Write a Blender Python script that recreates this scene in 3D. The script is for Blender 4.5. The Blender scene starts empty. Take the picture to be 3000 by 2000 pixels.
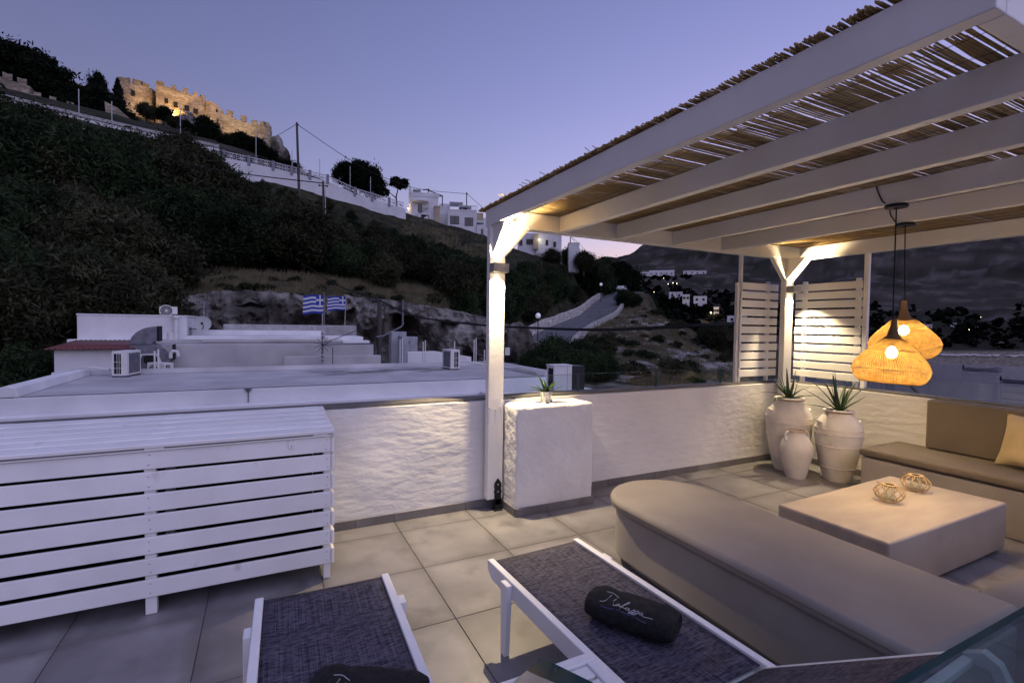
import bpy, bmesh, math, random
import numpy as np
from mathutils import Vector, Matrix, noise

rnd = random.Random(11)
npr = np.random.RandomState(5)
S = bpy.context.scene
COL = S.collection
R = math.radians
PI = math.pi

# ---------------------------------------------------------------- camera
cam_d = bpy.data.cameras.new('camera')
cam = bpy.data.objects.new('camera', cam_d)
COL.objects.link(cam)
cam_d.sensor_width = 36.0
cam_d.lens = 17.2686
cam_d.clip_start = 0.02
cam_d.clip_end = 12000
CAMZ = 1.58
_y, _p, _r = R(26.6018), R(-1.90709), R(0.795167)
_f = Vector((math.sin(_y) * math.cos(_p), math.cos(_y) * math.cos(_p), math.sin(_p)))
_h = Vector((math.cos(_y), -math.sin(_y), 0))
_u = _h.cross(_f)
_rt = math.cos(_r) * _h + math.sin(_r) * _u
_up = -math.sin(_r) * _h + math.cos(_r) * _u
cam.matrix_world = Matrix(((_rt.x, _up.x, -_f.x, 0), (_rt.y, _up.y, -_f.y, 0), (_rt.z, _up.z, -_f.z, CAMZ), (0, 0, 0, 1)))
S.camera = cam

# ---------------------------------------------------------------- dusk sky, added soft fill sun, exposure
W = bpy.data.worlds.new('World')
S.world = W
W.use_nodes = True
_nt = W.node_tree
_bg = _nt.nodes['Background']
_sky = _nt.nodes.new('ShaderNodeTexSky')
_sky.sky_type = 'NISHITA'
_sky.sun_disc = False
_sky.sun_elevation = R(-1.0)
_sky.sun_rotation = R(60)
_sky.ozone_density = 1.0
_sky.dust_density = 2.0
_sky.air_density = 1.0
_mul = _nt.nodes.new('ShaderNodeMixRGB')          # white balance of the photograph
_mul.blend_type = 'MULTIPLY'
_mul.inputs[0].default_value = 1.0
_mul.inputs[2].default_value = (1.0, 0.905, 1.55, 1)
_nt.links.new(_sky.outputs[0], _mul.inputs[1])
_nt.links.new(_mul.outputs[0], _bg.inputs[0])
_bg.inputs[1].default_value = 0.15
sun_d = bpy.data.lights.new('sun', 'SUN')
sun_d.energy = 0.30
sun_d.angle = R(100)
sun_d.color = (0.66, 0.64, 1.0)
sun = bpy.data.objects.new('sun', sun_d)
COL.objects.link(sun)
sun.rotation_euler = (R(46), 0, R(20))      # added fill standing in for twilight sky behind the camera, brightens the foreground
S.view_settings.view_transform = 'Standard'
S.view_settings.look = 'None'
S.view_settings.gamma = 1.0
S.view_settings.exposure = 2.66
S.view_settings.use_curve_mapping = False
try:
    S.cycles.use_denoising = True
    S.cycles.max_bounces = 8
    S.cycles.transparent_max_bounces = 16
    S.cycles.sample_clamp_indirect = 2.0
except Exception:
    pass

# ---------------------------------------------------------------- materials
MATS = {}
def mat(name, c1, c2=None, scale=4.0, rough=0.7, bump=0.0, bscale=None, metal=0.0, spec=0.3, stretch=(1, 1, 1),
        coord='Object', vary=0.0, detail=5.0, contrast=(0.35, 0.65), transl=0.0, c3=None, scale3=0.6, con3=(0.5, 0.7), bdist=0.01, bstretch=None):
    m = bpy.data.materials.new(name)
    m.use_nodes = True
    nt = m.node_tree
    N, L = nt.nodes, nt.links
    b = N['Principled BSDF']
    b.inputs['Roughness'].default_value = rough
    b.inputs['Metallic'].default_value = metal
    b.inputs['Specular IOR Level'].default_value = spec
    tc = N.new('ShaderNodeTexCoord')
    mp = N.new('ShaderNodeMapping')
    mp.inputs['Scale'].default_value = stretch
    if coord == 'World':
        g = N.new('ShaderNodeNewGeometry')
        src = g.outputs['Position']
    else:
        src = tc.outputs[coord]
    oi = None
    if vary:
        oi = N.new('ShaderNodeObjectInfo')
        va = N.new('ShaderNodeVectorMath'); va.operation = 'MULTIPLY_ADD'
        cmb = N.new('ShaderNodeCombineXYZ')
        L.new(oi.outputs['Random'], cmb.inputs[0]); L.new(oi.outputs['Random'], cmb.inputs[1])
        va.inputs[1].default_value = (37, 91, 13)
        L.new(cmb.outputs[0], va.inputs[0]); L.new(src, va.inputs[2])
        src = va.outputs[0]
    L.new(src, mp.inputs[0])
    col = None
    if c2 is not None:
        n = N.new('ShaderNodeTexNoise')
        n.inputs['Scale'].default_value = scale
        n.inputs['Detail'].default_value = detail
        L.new(mp.outputs[0], n.inputs['Vector'])
        r = N.new('ShaderNodeValToRGB')
        r.color_ramp.elements[0].position = contrast[0]
        r.color_ramp.elements[1].position = contrast[1]
        r.color_ramp.elements[0].color = (*c1, 1)
        r.color_ramp.elements[1].color = (*c2, 1)
        L.new(n.outputs[0], r.inputs[0])
        col = r.outputs[0]
        if c3 is not None:
            n3 = N.new('ShaderNodeTexNoise'); n3.inputs['Scale'].default_value = scale3; n3.inputs['Detail'].default_value = 8
            L.new(mp.outputs[0], n3.inputs['Vector'])
            r3 = N.new('ShaderNodeValToRGB')
            r3.color_ramp.elements[0].position = con3[0]; r3.color_ramp.elements[1].position = con3[1]
            L.new(n3.outputs[0], r3.inputs[0])
            mx = N.new('ShaderNodeMixRGB')
            L.new(r3.outputs[0], mx.inputs[0]); L.new(col, mx.inputs[1]); mx.inputs[2].default_value = (*c3, 1)
            col = mx.outputs[0]
    if vary:
        hv = N.new('ShaderNodeHueSaturation')
        mr = N.new('ShaderNodeMapRange')
        mr.inputs[3].default_value = 1 - vary; mr.inputs[4].default_value = 1 + vary
        L.new(oi.outputs['Random'], mr.inputs[0]); L.new(mr.outputs[0], hv.inputs['Value'])
        if col is None: hv.inputs['Color'].default_value = (*c1, 1)
        else: L.new(col, hv.inputs['Color'])
        col = hv.outputs[0]
    if col is None: b.inputs['Base Color'].default_value = (*c1, 1)
    else: L.new(col, b.inputs['Base Color'])
    if bump:
        n2 = N.new('ShaderNodeTexNoise')
        n2.inputs['Scale'].default_value = bscale or scale * 3
        n2.inputs['Detail'].default_value = 4
        if bstretch:
            mp2 = N.new('ShaderNodeMapping'); mp2.inputs['Scale'].default_value = bstretch
            L.new(src, mp2.inputs[0]); L.new(mp2.outputs[0], n2.inputs['Vector'])
        else:
            L.new(mp.outputs[0], n2.inputs['Vector'])
        bp = N.new('ShaderNodeBump')
        bp.inputs['Strength'].default_value = bump
        bp.inputs['Distance'].default_value = bdist
        L.new(n2.outputs[0], bp.inputs['Height']); L.new(bp.outputs[0], b.inputs['Normal'])
    if transl:
        tr = N.new('ShaderNodeBsdfTranslucent'); mxs = N.new('ShaderNodeMixShader')
        mxs.inputs[0].default_value = transl
        if col is None: tr.inputs[0].default_value = (*c1, 1)
        else: L.new(col, tr.inputs[0])
        L.new(b.outputs[0], mxs.inputs[1]); L.new(tr.outputs[0], mxs.inputs[2])
        L.new(mxs.outputs[0], N['Material Output'].inputs[0])
    MATS[name] = m
    return m

def emit(name, c, s):
    m = bpy.data.materials.new(name); m.use_nodes = True
    N = m.node_tree.nodes
    b = N['Principled BSDF']
    b.inputs['Base Color'].default_value = (*c, 1)
    b.inputs['Emission Color'].default_value = (*c, 1)
    b.inputs['Emission Strength'].default_value = s
    MATS[name] = m
    return m

def glass_mat(name, tint, gl=0.08, rough=0.02):
    m = bpy.data.materials.new(name); m.use_nodes = True
    N, L = m.node_tree.nodes, m.node_tree.links
    N.remove(N['Principled BSDF'])
    t = N.new('ShaderNodeBsdfTransparent'); t.inputs[0].default_value = (*tint, 1)
    g = N.new('ShaderNodeBsdfGlossy'); g.inputs['Roughness'].default_value = rough
    lw = N.new('ShaderNodeLayerWeight'); lw.inputs[0].default_value = .5
    pw = N.new('ShaderNodeMath'); pw.operation = 'POWER'; L.new(lw.outputs['Facing'], pw.inputs[0]); pw.inputs[1].default_value = 4
    fr = N.new('ShaderNodeMath'); fr.operation = 'MULTIPLY_ADD'; L.new(pw.outputs[0], fr.inputs[0]); fr.inputs[1].default_value = .7; fr.inputs[2].default_value = gl * .5
    mx = N.new('ShaderNodeMixShader')
    L.new(fr.outputs[0], mx.inputs[0]); L.new(t.outputs[0], mx.inputs[1]); L.new(g.outputs[0], mx.inputs[2])
    L.new(mx.outputs[0], N['Material Output'].inputs[0])
    MATS[name] = m
    return m

PAINT = mat('white_painted_wood', (.70, .695, .68), (.78, .775, .765), 3, .45, .12, 30, stretch=(1, 1, 1), vary=.05, c3=(.52, .50, .47), scale3=6, con3=(.66, .78))
PAINTB = mat('white_beam_paint', (.68, .665, .64), (.74, .73, .71), 2, .5, .10, 25, vary=.03, c3=(.50, .47, .43), scale3=7, con3=(.70, .80))
STUCCO = mat('white_stucco', (.66, .65, .63), (.72, .71, .69), 2, .85, .42, 7, coord='World', bdist=.02, bstretch=(1.0, 1.0, 2.6))
STUCCO2 = mat('rough_white_stucco', (.64, .63, .62), (.72, .71, .69), 3, .85, .8, 12, coord='World', bdist=.02)
PLASTER = mat('white_wash', (.62, .62, .63), (.70, .70, .70), 1.2, .8, .2, 14, coord='World', c3=(.50, .50, .51), scale3=.5, con3=(.5, .8))
ROOFC = mat('weathered_roof', (.36, .35, .36), (.48, .47, .47), .8, .85, .25, 9, coord='World', c3=(.30, .27, .25), scale3=.35, con3=(.52, .75))
CONCRETE = mat('grey_concrete', (.25, .25, .25), (.38, .37, .36), 3, .85, .4, 14, coord='World')
TILE = mat('grey_floor_tile', (.165, .158, .165), (.255, .245, .25), 2.2, .42, .06, 40, vary=.10, c3=(.13, .124, .128), scale3=4, con3=(.52, .72), detail=8)
def tile_edges(m):
    # edge grime: dust settled along the tile joints
    N, L = m.node_tree.nodes, m.node_tree.links
    b = N['Principled BSDF']; src = b.inputs['Base Color'].links[0].from_socket
    tc = N.new('ShaderNodeTexCoord'); sp = N.new('ShaderNodeSeparateXYZ'); L.new(tc.outputs['Generated'], sp.inputs[0])
    def edge(o):
        a = N.new('ShaderNodeMath'); a.operation = 'SUBTRACT'; L.new(o, a.inputs[0]); a.inputs[1].default_value = .5
        c = N.new('ShaderNodeMath'); c.operation = 'ABSOLUTE'; L.new(a.outputs[0], c.inputs[0]); return c.outputs[0]
    mx = N.new('ShaderNodeMath'); mx.operation = 'MAXIMUM'; L.new(edge(sp.outputs[0]), mx.inputs[0]); L.new(edge(sp.outputs[1]), mx.inputs[1])
    g = N.new('ShaderNodeNewGeometry'); nz = N.new('ShaderNodeTexNoise'); nz.inputs['Scale'].default_value = 4.5; nz.inputs['Detail'].default_value = 7; L.new(g.outputs['Position'], nz.inputs['Vector'])
    ad = N.new('ShaderNodeMath'); ad.operation = 'MULTIPLY_ADD'; L.new(nz.outputs[0], ad.inputs[0]); ad.inputs[1].default_value = .22; L.new(mx.outputs[0], ad.inputs[2])
    mr = N.new('ShaderNodeMapRange'); mr.inputs[1].default_value = .50; mr.inputs[2].default_value = .64; mr.inputs[3].default_value = 0; mr.inputs[4].default_value = .62; L.new(ad.outputs[0], mr.inputs[0])
    mc = N.new('ShaderNodeMixRGB'); L.new(mr.outputs[0], mc.inputs[0]); L.new(src, mc.inputs[1]); mc.inputs[2].default_value = (.115, .105, .10, 1)
    L.new(mc.outputs[0], b.inputs['Base Color'])
tile_edges(TILE)
GROUT = mat('grout', (.10, .095, .09), rough=.9)
CAP = mat('grey_coping', (.10, .095, .085), (.14, .13, .12), 6, .6)
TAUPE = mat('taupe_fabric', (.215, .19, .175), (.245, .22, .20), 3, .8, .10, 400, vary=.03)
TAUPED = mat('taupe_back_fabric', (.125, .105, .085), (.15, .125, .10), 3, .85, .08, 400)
CEMENT = mat('taupe_microcement', (.24, .22, .205), (.30, .275, .255), 2.5, .6, .05, 18, coord='World')
TABLEC = mat('beige_microcement', (.33, .285, .24), (.40, .35, .295), 2.5, .5, .04, 18, coord='World', stretch=(1, 3, 1))
OCHRE = mat('ochre_linen', (.40, .32, .19), (.47, .38, .24), 5, .9, .2, 250)
BLACKTOWEL = mat('black_terry', (.008, .008, .009), (.016, .016, .018), 60, .95, .5, 350, bdist=.004)
THREADW = mat('pale_grey_thread', (.45, .45, .48), rough=.6)
THREADB = mat('muted_blue_thread', (.10, .11, .26), rough=.6)
BLACKM = mat('black_metal', (.012, .012, .013), rough=.45)
CORD = mat('black_cable', (.01, .01, .01), rough=.7)
GREYM = mat('grey_lamp_housing', (.30, .29, .28), rough=.45, metal=.3)
STEEL = mat('dull_steel', (.32, .33, .35), (.42, .43, .45), 8, .45, metal=.7)
GALV = mat('galvanised_sheet', (.12, .125, .15), (.20, .205, .235), 5, .45, metal=.6)
ACW = mat('white_ac_casing', (.58, .57, .55), (.64, .63, .61), 4, .5)
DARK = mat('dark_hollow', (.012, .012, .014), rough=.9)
TERRA = mat('dark_red_roof_sheet', (.10, .030, .030), (.15, .045, .042), 6, .5)
JAR = mat('limewashed_pottery', (.56, .53, .49), (.66, .63, .59), 5, .85, .25, 22, c3=(.50, .45, .40), scale3=3, con3=(.6, .8))
CLAYRIM = mat('bare_clay_rim', (.22, .12, .07), (.30, .17, .10), 12, .85)
SOIL = mat('potting_soil', (.02, .015, .01), rough=.95)
LEAF = mat('aloe_leaf', (.022, .048, .020), (.05, .085, .035), 7, .5, transl=.1, vary=.2)
LEAFD = mat('dark_pot_leaf', (.018, .045, .014), (.035, .075, .025), 9, .4, transl=.1, vary=.2)
RATTAN = mat('rattan_strand', (.115, .068, .019), (.19, .118, .038), 20, .7, transl=.38)
RATTAND = mat('dark_rattan_hoop', (.16, .10, .045), rough=.7)
CANE = mat('bent_cane', (.42, .30, .15), (.55, .41, .22), 15, .5)
REED = mat('dry_reed', (.30, .205, .085), (.48, .35, .16), 9, .7, stretch=(.4, 25, 25), coord='Object', transl=.12)
STRAW = mat('woven_straw', (.20, .14, .06), (.42, .32, .16), 120, .8, .5, 160)
WIRE = mat('thin_wire', (.02, .02, .02), rough=.6)
BLUEF = mat('blue_flag_cloth', (.030, .055, .32), rough=.8, transl=.3)
WHITEF = mat('white_flag_cloth', (.60, .60, .64), rough=.8, transl=.3)
CASTLE = mat('fortress_stone', (.20, .165, .12), (.42, .36, .28), .9, .9, .9, 1.6, coord='World', c3=(.18, .145, .11), scale3=.16, con3=(.45, .65), bdist=.4, stretch=(1, 1, 2.6))
ROCK = mat('limestone_rock', (.07, .062, .052), (.26, .245, .225), .55, .95, .9, 2.2, coord='World', c3=(.04, .035, .028), scale3=.35, con3=(.45, .62), bdist=.25, detail=9)
DRYSTONE = mat('pale_rubble_stone', (.22, .21, .20), (.46, .44, .41), 3, .9, vary=.25, coord='World')
BARK = mat('dark_bark', (.035, .028, .022), (.06, .05, .04), 6, .9, .5, 20)
POLEW = mat('weathered_pole_wood', (.05, .045, .045), (.08, .072, .07), 5, .85, stretch=(10, 10, 1))
ROADM = mat('asphalt', (.085, .085, .095), (.115, .115, .125), 1.5, .85, .3, 30, coord='World')
HOUSEW = mat('white_house_wall', (.56, .56, .57), (.64, .64, .65), .8, .85, coord='World')
HOUSEY = mat('ochre_house_wall', (.36, .30, .20), (.42, .35, .24), .8, .85, coord='World')
WINDOWM = mat('dark_window_glass', (.02, .022, .028), rough=.12, spec=.6)
SHUTTER = mat('grey_wood_shutter', (.09, .085, .085), rough=.7)
DARKWOOD = mat('dark_timber', (.05, .042, .038), rough=.7)
CARW = mat('white_car_paint', (.6, .6, .6), rough=.25, spec=.5)
BOATM = mat('weathered_boat_hull', (.10, .11, .13), (.20, .21, .24), 3, .6)
BLADE = mat('dry_grass_blade', (.085, .074, .042), (.165, .142, .082), .8, .9, coord='World', transl=.2)
TEAL = mat('dark_teal_gloss', (.004, .030, .035), (.008, .045, .050), 6, .12, spec=.5)
STONEB = mat('beige_print', (.30, .26, .19), (.42, .37, .28), 12, .6)
GLASS = glass_mat('clear_glass', (.93, .96, .95))
GLASSE = mat('green_glass_edge', (.05, .10, .09), rough=.2, spec=.5)
GLASSD = glass_mat('tinted_glass', (.62, .72, .72))
LENS = emit('lit_lamp_lens', (1, .80, .50), 5)
BULB = emit('lit_bulb', (1, .80, .48), 16)
GLOBE = emit('lit_street_globe', (.8, .8, .9), .03)
SPOTW = emit('far_lit_lamp', (1, .85, .55), 1.2)

def sling_mat():
    m = bpy.data.materials.new('woven_sling'); m.use_nodes = True
    N, L = m.node_tree.nodes, m.node_tree.links
    b = N['Principled BSDF']; b.inputs['Roughness'].default_value = .75; b.inputs['Specular IOR Level'].default_value = .15
    tc = N.new('ShaderNodeTexCoord')
    outs = []
    for sc, s in (((3, 330, 3), 1.0), ((330, 3, 3), 1.0), ((40, 120, 10), 1.0)):
        mp = N.new('ShaderNodeMapping'); mp.inputs['Scale'].default_value = sc
        n = N.new('ShaderNodeTexNoise'); n.inputs['Scale'].default_value = s; n.inputs['Detail'].default_value = 3
        L.new(tc.outputs['Object'], mp.inputs[0]); L.new(mp.outputs[0], n.inputs['Vector']); outs.append(n.outputs[0])
    a = N.new('ShaderNodeMath'); a.operation = 'ADD'; L.new(outs[0], a.inputs[0]); L.new(outs[1], a.inputs[1])
    a2 = N.new('ShaderNodeMath'); a2.operation = 'ADD'; L.new(a.outputs[0], a2.inputs[0]); L.new(outs[2], a2.inputs[1])
    r = N.new('ShaderNodeMapRange'); r.inputs[1].default_value = 1.22; r.inputs[2].default_value = 1.82
    L.new(a2.outputs[0], r.inputs[0])
    cr = N.new('ShaderNodeValToRGB')
    cr.color_ramp.elements[0].color = (.004, .004, .010, 1); cr.color_ramp.elements[1].color = (.125, .115, .155, 1)
    L.new(r.outputs[0], cr.inputs[0]); L.new(cr.outputs[0], b.inputs['Base Color'])
    return m
SLING = sling_mat()

# ---------------------------------------------------------------- mesh building
class MB:
    def __init__(self): self.v = []; self.f = []; self.m = []; self.cur = 0
    def add(self, vs, fs):
        o = len(self.v); self.v += [tuple(p) for p in vs]
        for f in fs: self.f.append(tuple(i + o for i in f)); self.m.append(self.cur)
        return self
    def box(self, x0, x1, y0, y1, z0, z1):
        return self.add([(x0, y0, z0), (x1, y0, z0), (x1, y1, z0), (x0, y1, z0), (x0, y0, z1), (x1, y0, z1), (x1, y1, z1), (x0, y1, z1)],
                        [(3, 2, 1, 0), (4, 5, 6, 7), (0, 1, 5, 4), (1, 2, 6, 5), (2, 3, 7, 6), (3, 0, 4, 7)])
    def bar(self, p, q, w, h, up=(0, 0, 1)):
        p, q = Vector(p), Vector(q); d = (q - p).normalized(); u = Vector(up)
        if abs(d.dot(u)) > .99: u = Vector((0, 1, 0))
        s = d.cross(u).normalized() * (w / 2); t = s.cross(d).normalized() * (h / 2)
        vs = []
        for c in (p, q): vs += [c - s - t, c + s - t, c + s + t, c - s + t]
        return self.add(vs, [(3, 2, 1, 0), (4, 5, 6, 7), (0, 1, 5, 4), (1, 2, 6, 5), (2, 3, 7, 6), (3, 0, 4, 7)])
    def tube(self, pts, r, n=8, caps=True):
        pts = [Vector(p) for p in pts]; rs = r if isinstance(r, (list, tuple)) else [r] * len(pts)
        vs, fs = [], []; prev = None
        for i, p in enumerate(pts):
            d = (pts[min(i + 1, len(pts) - 1)] - pts[max(i - 1, 0)])
            d = d.normalized() if d.length > 1e-9 else Vector((0, 0, 1))
            if prev is None:
                a = Vector((0, 0, 1)) if abs(d.z) < .9 else Vector((1, 0, 0))
                s = d.cross(a).normalized()
            else: s = (prev - d * prev.dot(d)).normalized()
            prev = s; t = d.cross(s)
            for k in range(n):
                a = 2 * PI * k / n; vs.append(p + (s * math.cos(a) + t * math.sin(a)) * rs[i])
        for i in range(len(pts) - 1):
            for k in range(n):
                a, b = i * n + k, i * n + (k + 1) % n; fs.append((a, b, b + n, a + n))
        if caps:
            fs.append(tuple(reversed(range(n)))); fs.append(tuple(range((len(pts) - 1) * n, len(pts) * n)))
        return self.add(vs, fs)
    def lathe(self, prof, c=(0, 0, 0), n=32, close=True):
        vs, fs = [], []
        for r, z in prof:
            for k in range(n):
                a = 2 * PI * k / n; vs.append((c[0] + r * math.cos(a), c[1] + r * math.sin(a), c[2] + z))
        for i in range(len(prof) - 1):
            for k in range(n):
                a, b = i * n + k, i * n + (k + 1) % n; fs.append((a, b, b + n, a + n))
        if close:
            fs.append(tuple(reversed(range(n)))); fs.append(tuple(range((len(prof) - 1) * n, len(prof) * n)))
        return self.add(vs, fs)
    def prism(self, poly, lo, hi, axis='z'):
        n = len(poly)
        def P(a, b, c): return {'z': (a, b, c), 'y': (a, c, b), 'x': (c, a, b)}[axis]
        vs = [P(a, b, lo) for a, b in poly] + [P(a, b, hi) for a, b in poly]
        fs = [tuple(reversed(range(n))), tuple(range(n, 2 * n))] + [(i, (i + 1) % n, (i + 1) % n + n, i + n) for i in range(n)]
        return self.add(vs, fs)
    def quad(self, *p): return self.add(p, [tuple(range(len(p)))])
    def mesh(self, name, mats):
        me = bpy.data.meshes.new(name)
        me.from_pydata(self.v, [], self.f); 
        if not isinstance(mats, (list, tuple)): mats = [mats]
        for m in mats: me.materials.append(m)
        if len(mats) > 1: me.polygons.foreach_set('material_index', self.m)
        bm = bmesh.new(); bm.from_mesh(me); bmesh.ops.recalc_face_normals(bm, faces=bm.faces); bm.to_mesh(me); bm.free()
        me.update()
        return me
    def build(self, name, mats, parent=None, smooth=0, bevel=0, segs=2, label=None):
        off = world_of(parent)
        if off.length > 0: self.v = [(a - off.x, b - off.y, c - off.z) for a, b, c in self.v]
        me = self.mesh(name, mats)
        if smooth:
            me.polygons.foreach_set('use_smooth', [True] * len(me.polygons))
            try: me.set_sharp_from_angle(angle=R(smooth))
            except Exception: pass
        o = bpy.data.objects.new(name, me); COL.objects.link(o)
        if parent: o.parent = parent
        if bevel: bev(o, bevel, segs)
        if label: o['label'] = label
        return o

def bev(o, w, segs=2):
    md = o.modifiers.new('bevel', 'BEVEL'); md.width = w; md.segments = segs; md.limit_method = 'ANGLE'; md.angle_limit = R(35)
def world_of(o):
    v = Vector((0, 0, 0))
    while o is not None: v = v + Vector(o.location); o = o.parent
    return v
def tag(o, label, cat, group=None):
    o['label'] = label; o['category'] = cat
    if group: o['group'] = group
    return o
def thing(name, label, cat, loc=(0, 0, 0), group=None):
    o = bpy.data.objects.new(name, None); COL.objects.link(o); o.location = loc; o.empty_display_size = .1
    return tag(o, label, cat, group)
def struct(o): o['kind'] = 'structure'; return o
def stuff(o): o['kind'] = 'stuff'; return o
def piece(name, me, parent, loc=(0, 0, 0), rot=None, bevel=0, segs=1):
    o = bpy.data.objects.new(name, me); COL.objects.link(o); o.parent = parent
    o.location = Vector(loc) - world_of(parent)
    if rot: o.rotation_euler = rot
    if bevel: bev(o, bevel, segs)
    return o
def copy_tree(o, parent=None):
    c = o.copy(); COL.objects.link(c)
    if parent is not None: c.parent = parent
    for ch in list(o.children): copy_tree(ch, c)
    return c
def dup(o, loc, rotz=0, label=None, group=None, scale=None):
    c = copy_tree(o); c.location = loc; c.rotation_euler = (0, 0, rotz)
    if label: c['label'] = label
    if group: c['group'] = group
    if scale: c.scale = scale if isinstance(scale, tuple) else (scale,) * 3
    return c
def box(name, x0, x1, y0, y1, z0, z1, m, parent=None, bevel=0, segs=2, label=None):
    return MB().box(x0, x1, y0, y1, z0, z1).build(name, m, parent, bevel=bevel, segs=segs, label=label)
def lamp(parent, kind, loc, power, color, size=.05, rot=None, spot=None, blend=.3):
    d = bpy.data.lights.new('lamp_light', kind); d.energy = power; d.color = color
    if kind == 'SPOT':
        d.spot_size = R(spot); d.spot_blend = blend; d.shadow_soft_size = size
    elif kind == 'POINT': d.shadow_soft_size = size
    o = bpy.data.objects.new('lamp_light', d); COL.objects.link(o); o.parent = parent
    o.location = Vector(loc) - world_of(parent)
    if rot is not None: o.rotation_euler = rot
    return o
def aim(v):
    return Vector(v).to_track_quat('-Z', 'Y').to_euler()

# ---------------------------------------------------------------- terrain: (azimuth deg from +y, [(ground distance m, height m), ...])
TERRAIN = [
 (-30.2, [(8, -6.0), (20, -6.0), (28, 0.65), (45, 5.27), (58, 11.87), (70, 19.3), (84, 26.81), (92, 30.85), (150, 50.16), (210, 73.53), (300, 101.55)]),
 (-19.59, [(8, -6.0), (19, -6.0), (26, -0.03), (32, 1.14), (45, 5.06), (58, 11.59), (70, 19.3), (84, 26.81), (90, 29.96), (120, 39.54), (150, 49.17), (180, 61.99), (210, 74.52), (300, 100.14)]),
 (-12.15, [(8, -6.0), (19, -6.0), (26, -0.31), (32, 0.82), (45, 4.64), (58, 11.44), (67, 19.05), (76, 21.8), (84, 26.38), (90, 29.72), (130, 42.37), (180, 59.01), (195, 65.03), (215, 72.22), (300, 97.29)]),
 (-3.98, [(8, -6.0), (22, -5.0), (27, -1.7), (34.6, -1.7), (36.4, 3.19), (38, 3.51), (45, 5.21), (52, 7.62), (60, 12.28), (67.6, 17.29), (69.5, 18.06), (71, 22.08), (78, 23.97), (100, 30.87), (150, 46.39), (190, 60.89), (205, 66.77), (300, 92.07)]),
 (0.33, [(8, -6.0), (22, -5.0), (27, -1.7), (34.8, -1.7), (36.6, 3.27), (38, 3.52), (45, 5.22), (53, 8.22), (62, 13.16), (68.4, 17.38), (69.6, 18.0), (71, 21.58), (80, 23.97), (110, 32.56), (150, 44.75), (190, 60.31), (200, 65.22), (215, 66.73), (300, 76.01)]),
 (3.62, [(8, -6.0), (22, -5.0), (27, -1.7), (35.4, -1.7), (37.2, 3.18), (38.4, 3.43), (45, 5.07), (53, 8.04), (62, 12.74), (68.4, 16.82), (69.4, 17.35), (71, 21.28), (80, 23.78), (110, 30.03), (150, 36.14), (300, 57.48)]),
 (14.43, [(8, -6.0), (22, -5.0), (28, -1.8), (38.8, -1.8), (40.4, 3.22), (41.5, 3.49), (48, 5.34), (56, 8.23), (64, 12.06), (68, 14.54), (69.6, 15.54), (71, 16.96), (76, 17.94), (85, 19.77), (110, 19.96), (300, 37.61)]),
 (23.39, [(8, -6.0), (22, -5.0), (30, -1.9), (40.6, -1.9), (42.2, 2.63), (43.5, 2.96), (51, 5.14), (61, 9.41), (69, 13.7), (80, 16.07), (90, 17.45), (130, 17.81), (300, 32.85)]),
 (27.77, [(8, -6.0), (22, -5.0), (30, -1.29), (38, -1.13), (44, -0.79), (50, 0.45), (58, 2.89), (70, 7.51), (82, 12.77), (89, 14.64), (100, 16.39), (130, 17.53), (300, 32.18)]),
 (32.13, [(8, -6.0), (20, -6.0), (30, -1.66), (44, -1.4), (52, -0.25), (60, 0.83), (65, 1.54), (71, 3.98), (80, 8.14), (90, 13.1), (100, 15.13), (130, 17.59), (300, 32.36)]),
 (36.04, [(8, -6.0), (20, -6.0), (30, -2.02), (42, -1.87), (54, -0.51), (64, 1.03), (72, 2.59), (82, 4.97), (92, 7.89), (105, 10.93), (130, 15.37), (300, 31.36), (600, 65.22), (1200, 149.25), (1500, 160.67)]),
 (38.35, [(8, -6.0), (20, -6.0), (30, -2.18), (42, -1.96), (55, -0.51), (65, 1.06), (75, 2.92), (90, 5.63), (105, 8.01), (125, 10.42), (150, 13.6), (300, 27.25), (450, 49.21), (700, 81.81), (1200, 157.73), (1500, 160.34)]),
 (41.36, [(8, -6.0), (20, -6.0), (30, -2.31), (42, -2.03), (55, -0.37), (66, 1.68), (76, 4.1), (84, 5.2), (100, 3.41), (150, 3.83), (220, 10.04), (300, 19.14), (450, 38.45), (700, 79.95), (1100, 165.04), (1300, 206.0), (1800, 227.11)]),
 (45.73, [(8, -6.0), (20, -6.0), (30, -2.39), (45, -2.15), (60, -0.62), (72, 1.06), (78, 1.63), (95, -0.35), (150, -2.45), (220, 3.6), (300, 12.2), (450, 33.69), (700, 74.37), (1100, 194.71), (1400, 283.73), (2200, 373.55)]),
 (51.86, [(8, -7.0), (20, -7.0), (30, -2.36), (45, -2.77), (60, -2.32), (70, -2.22), (80, -3.47), (120, -9.0), (200, -3.25), (300, 7.51), (450, 27.39), (700, 68.0), (1100, 195.13), (1500, 363.37), (2200, 443.41)]),
 (57.14, [(8, -8.0), (20, -9.0), (40, -11.0), (80, -12.0), (190, -12.0), (225, -11.0), (245, -8.85), (300, -0.42), (450, 21.43), (700, 63.76), (1100, 181.04), (1500, 366.28), (2200, 477.88)]),
 (65.2, [(8, -9.0), (20, -10.0), (40, -13.0), (210, -13.0), (238, -10.4), (256, -7.03), (270, -6.03), (300, -1.18), (450, 18.18), (700, 59.6), (1100, 167.04), (1500, 336.33), (2200, 451.1)]),
 (72.76, [(8, -9.0), (20, -10.0), (40, -13.0), (210, -13.0), (236, -10.4), (256, -5.45), (270, -4.54), (300, -0.17), (450, 16.26), (700, 49.62), (1100, 135.1), (1500, 269.84), (2200, 373.97)]),
 (88.53, [(8, -9.0), (20, -10.0), (40, -13.0), (210, -13.0), (236, -10.4), (256, -6.07), (270, -5.18), (300, -2.33), (450, 13.02), (700, 42.9), (1100, 114.01), (1500, 233.94), (2200, 331.85)]),
]

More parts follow.
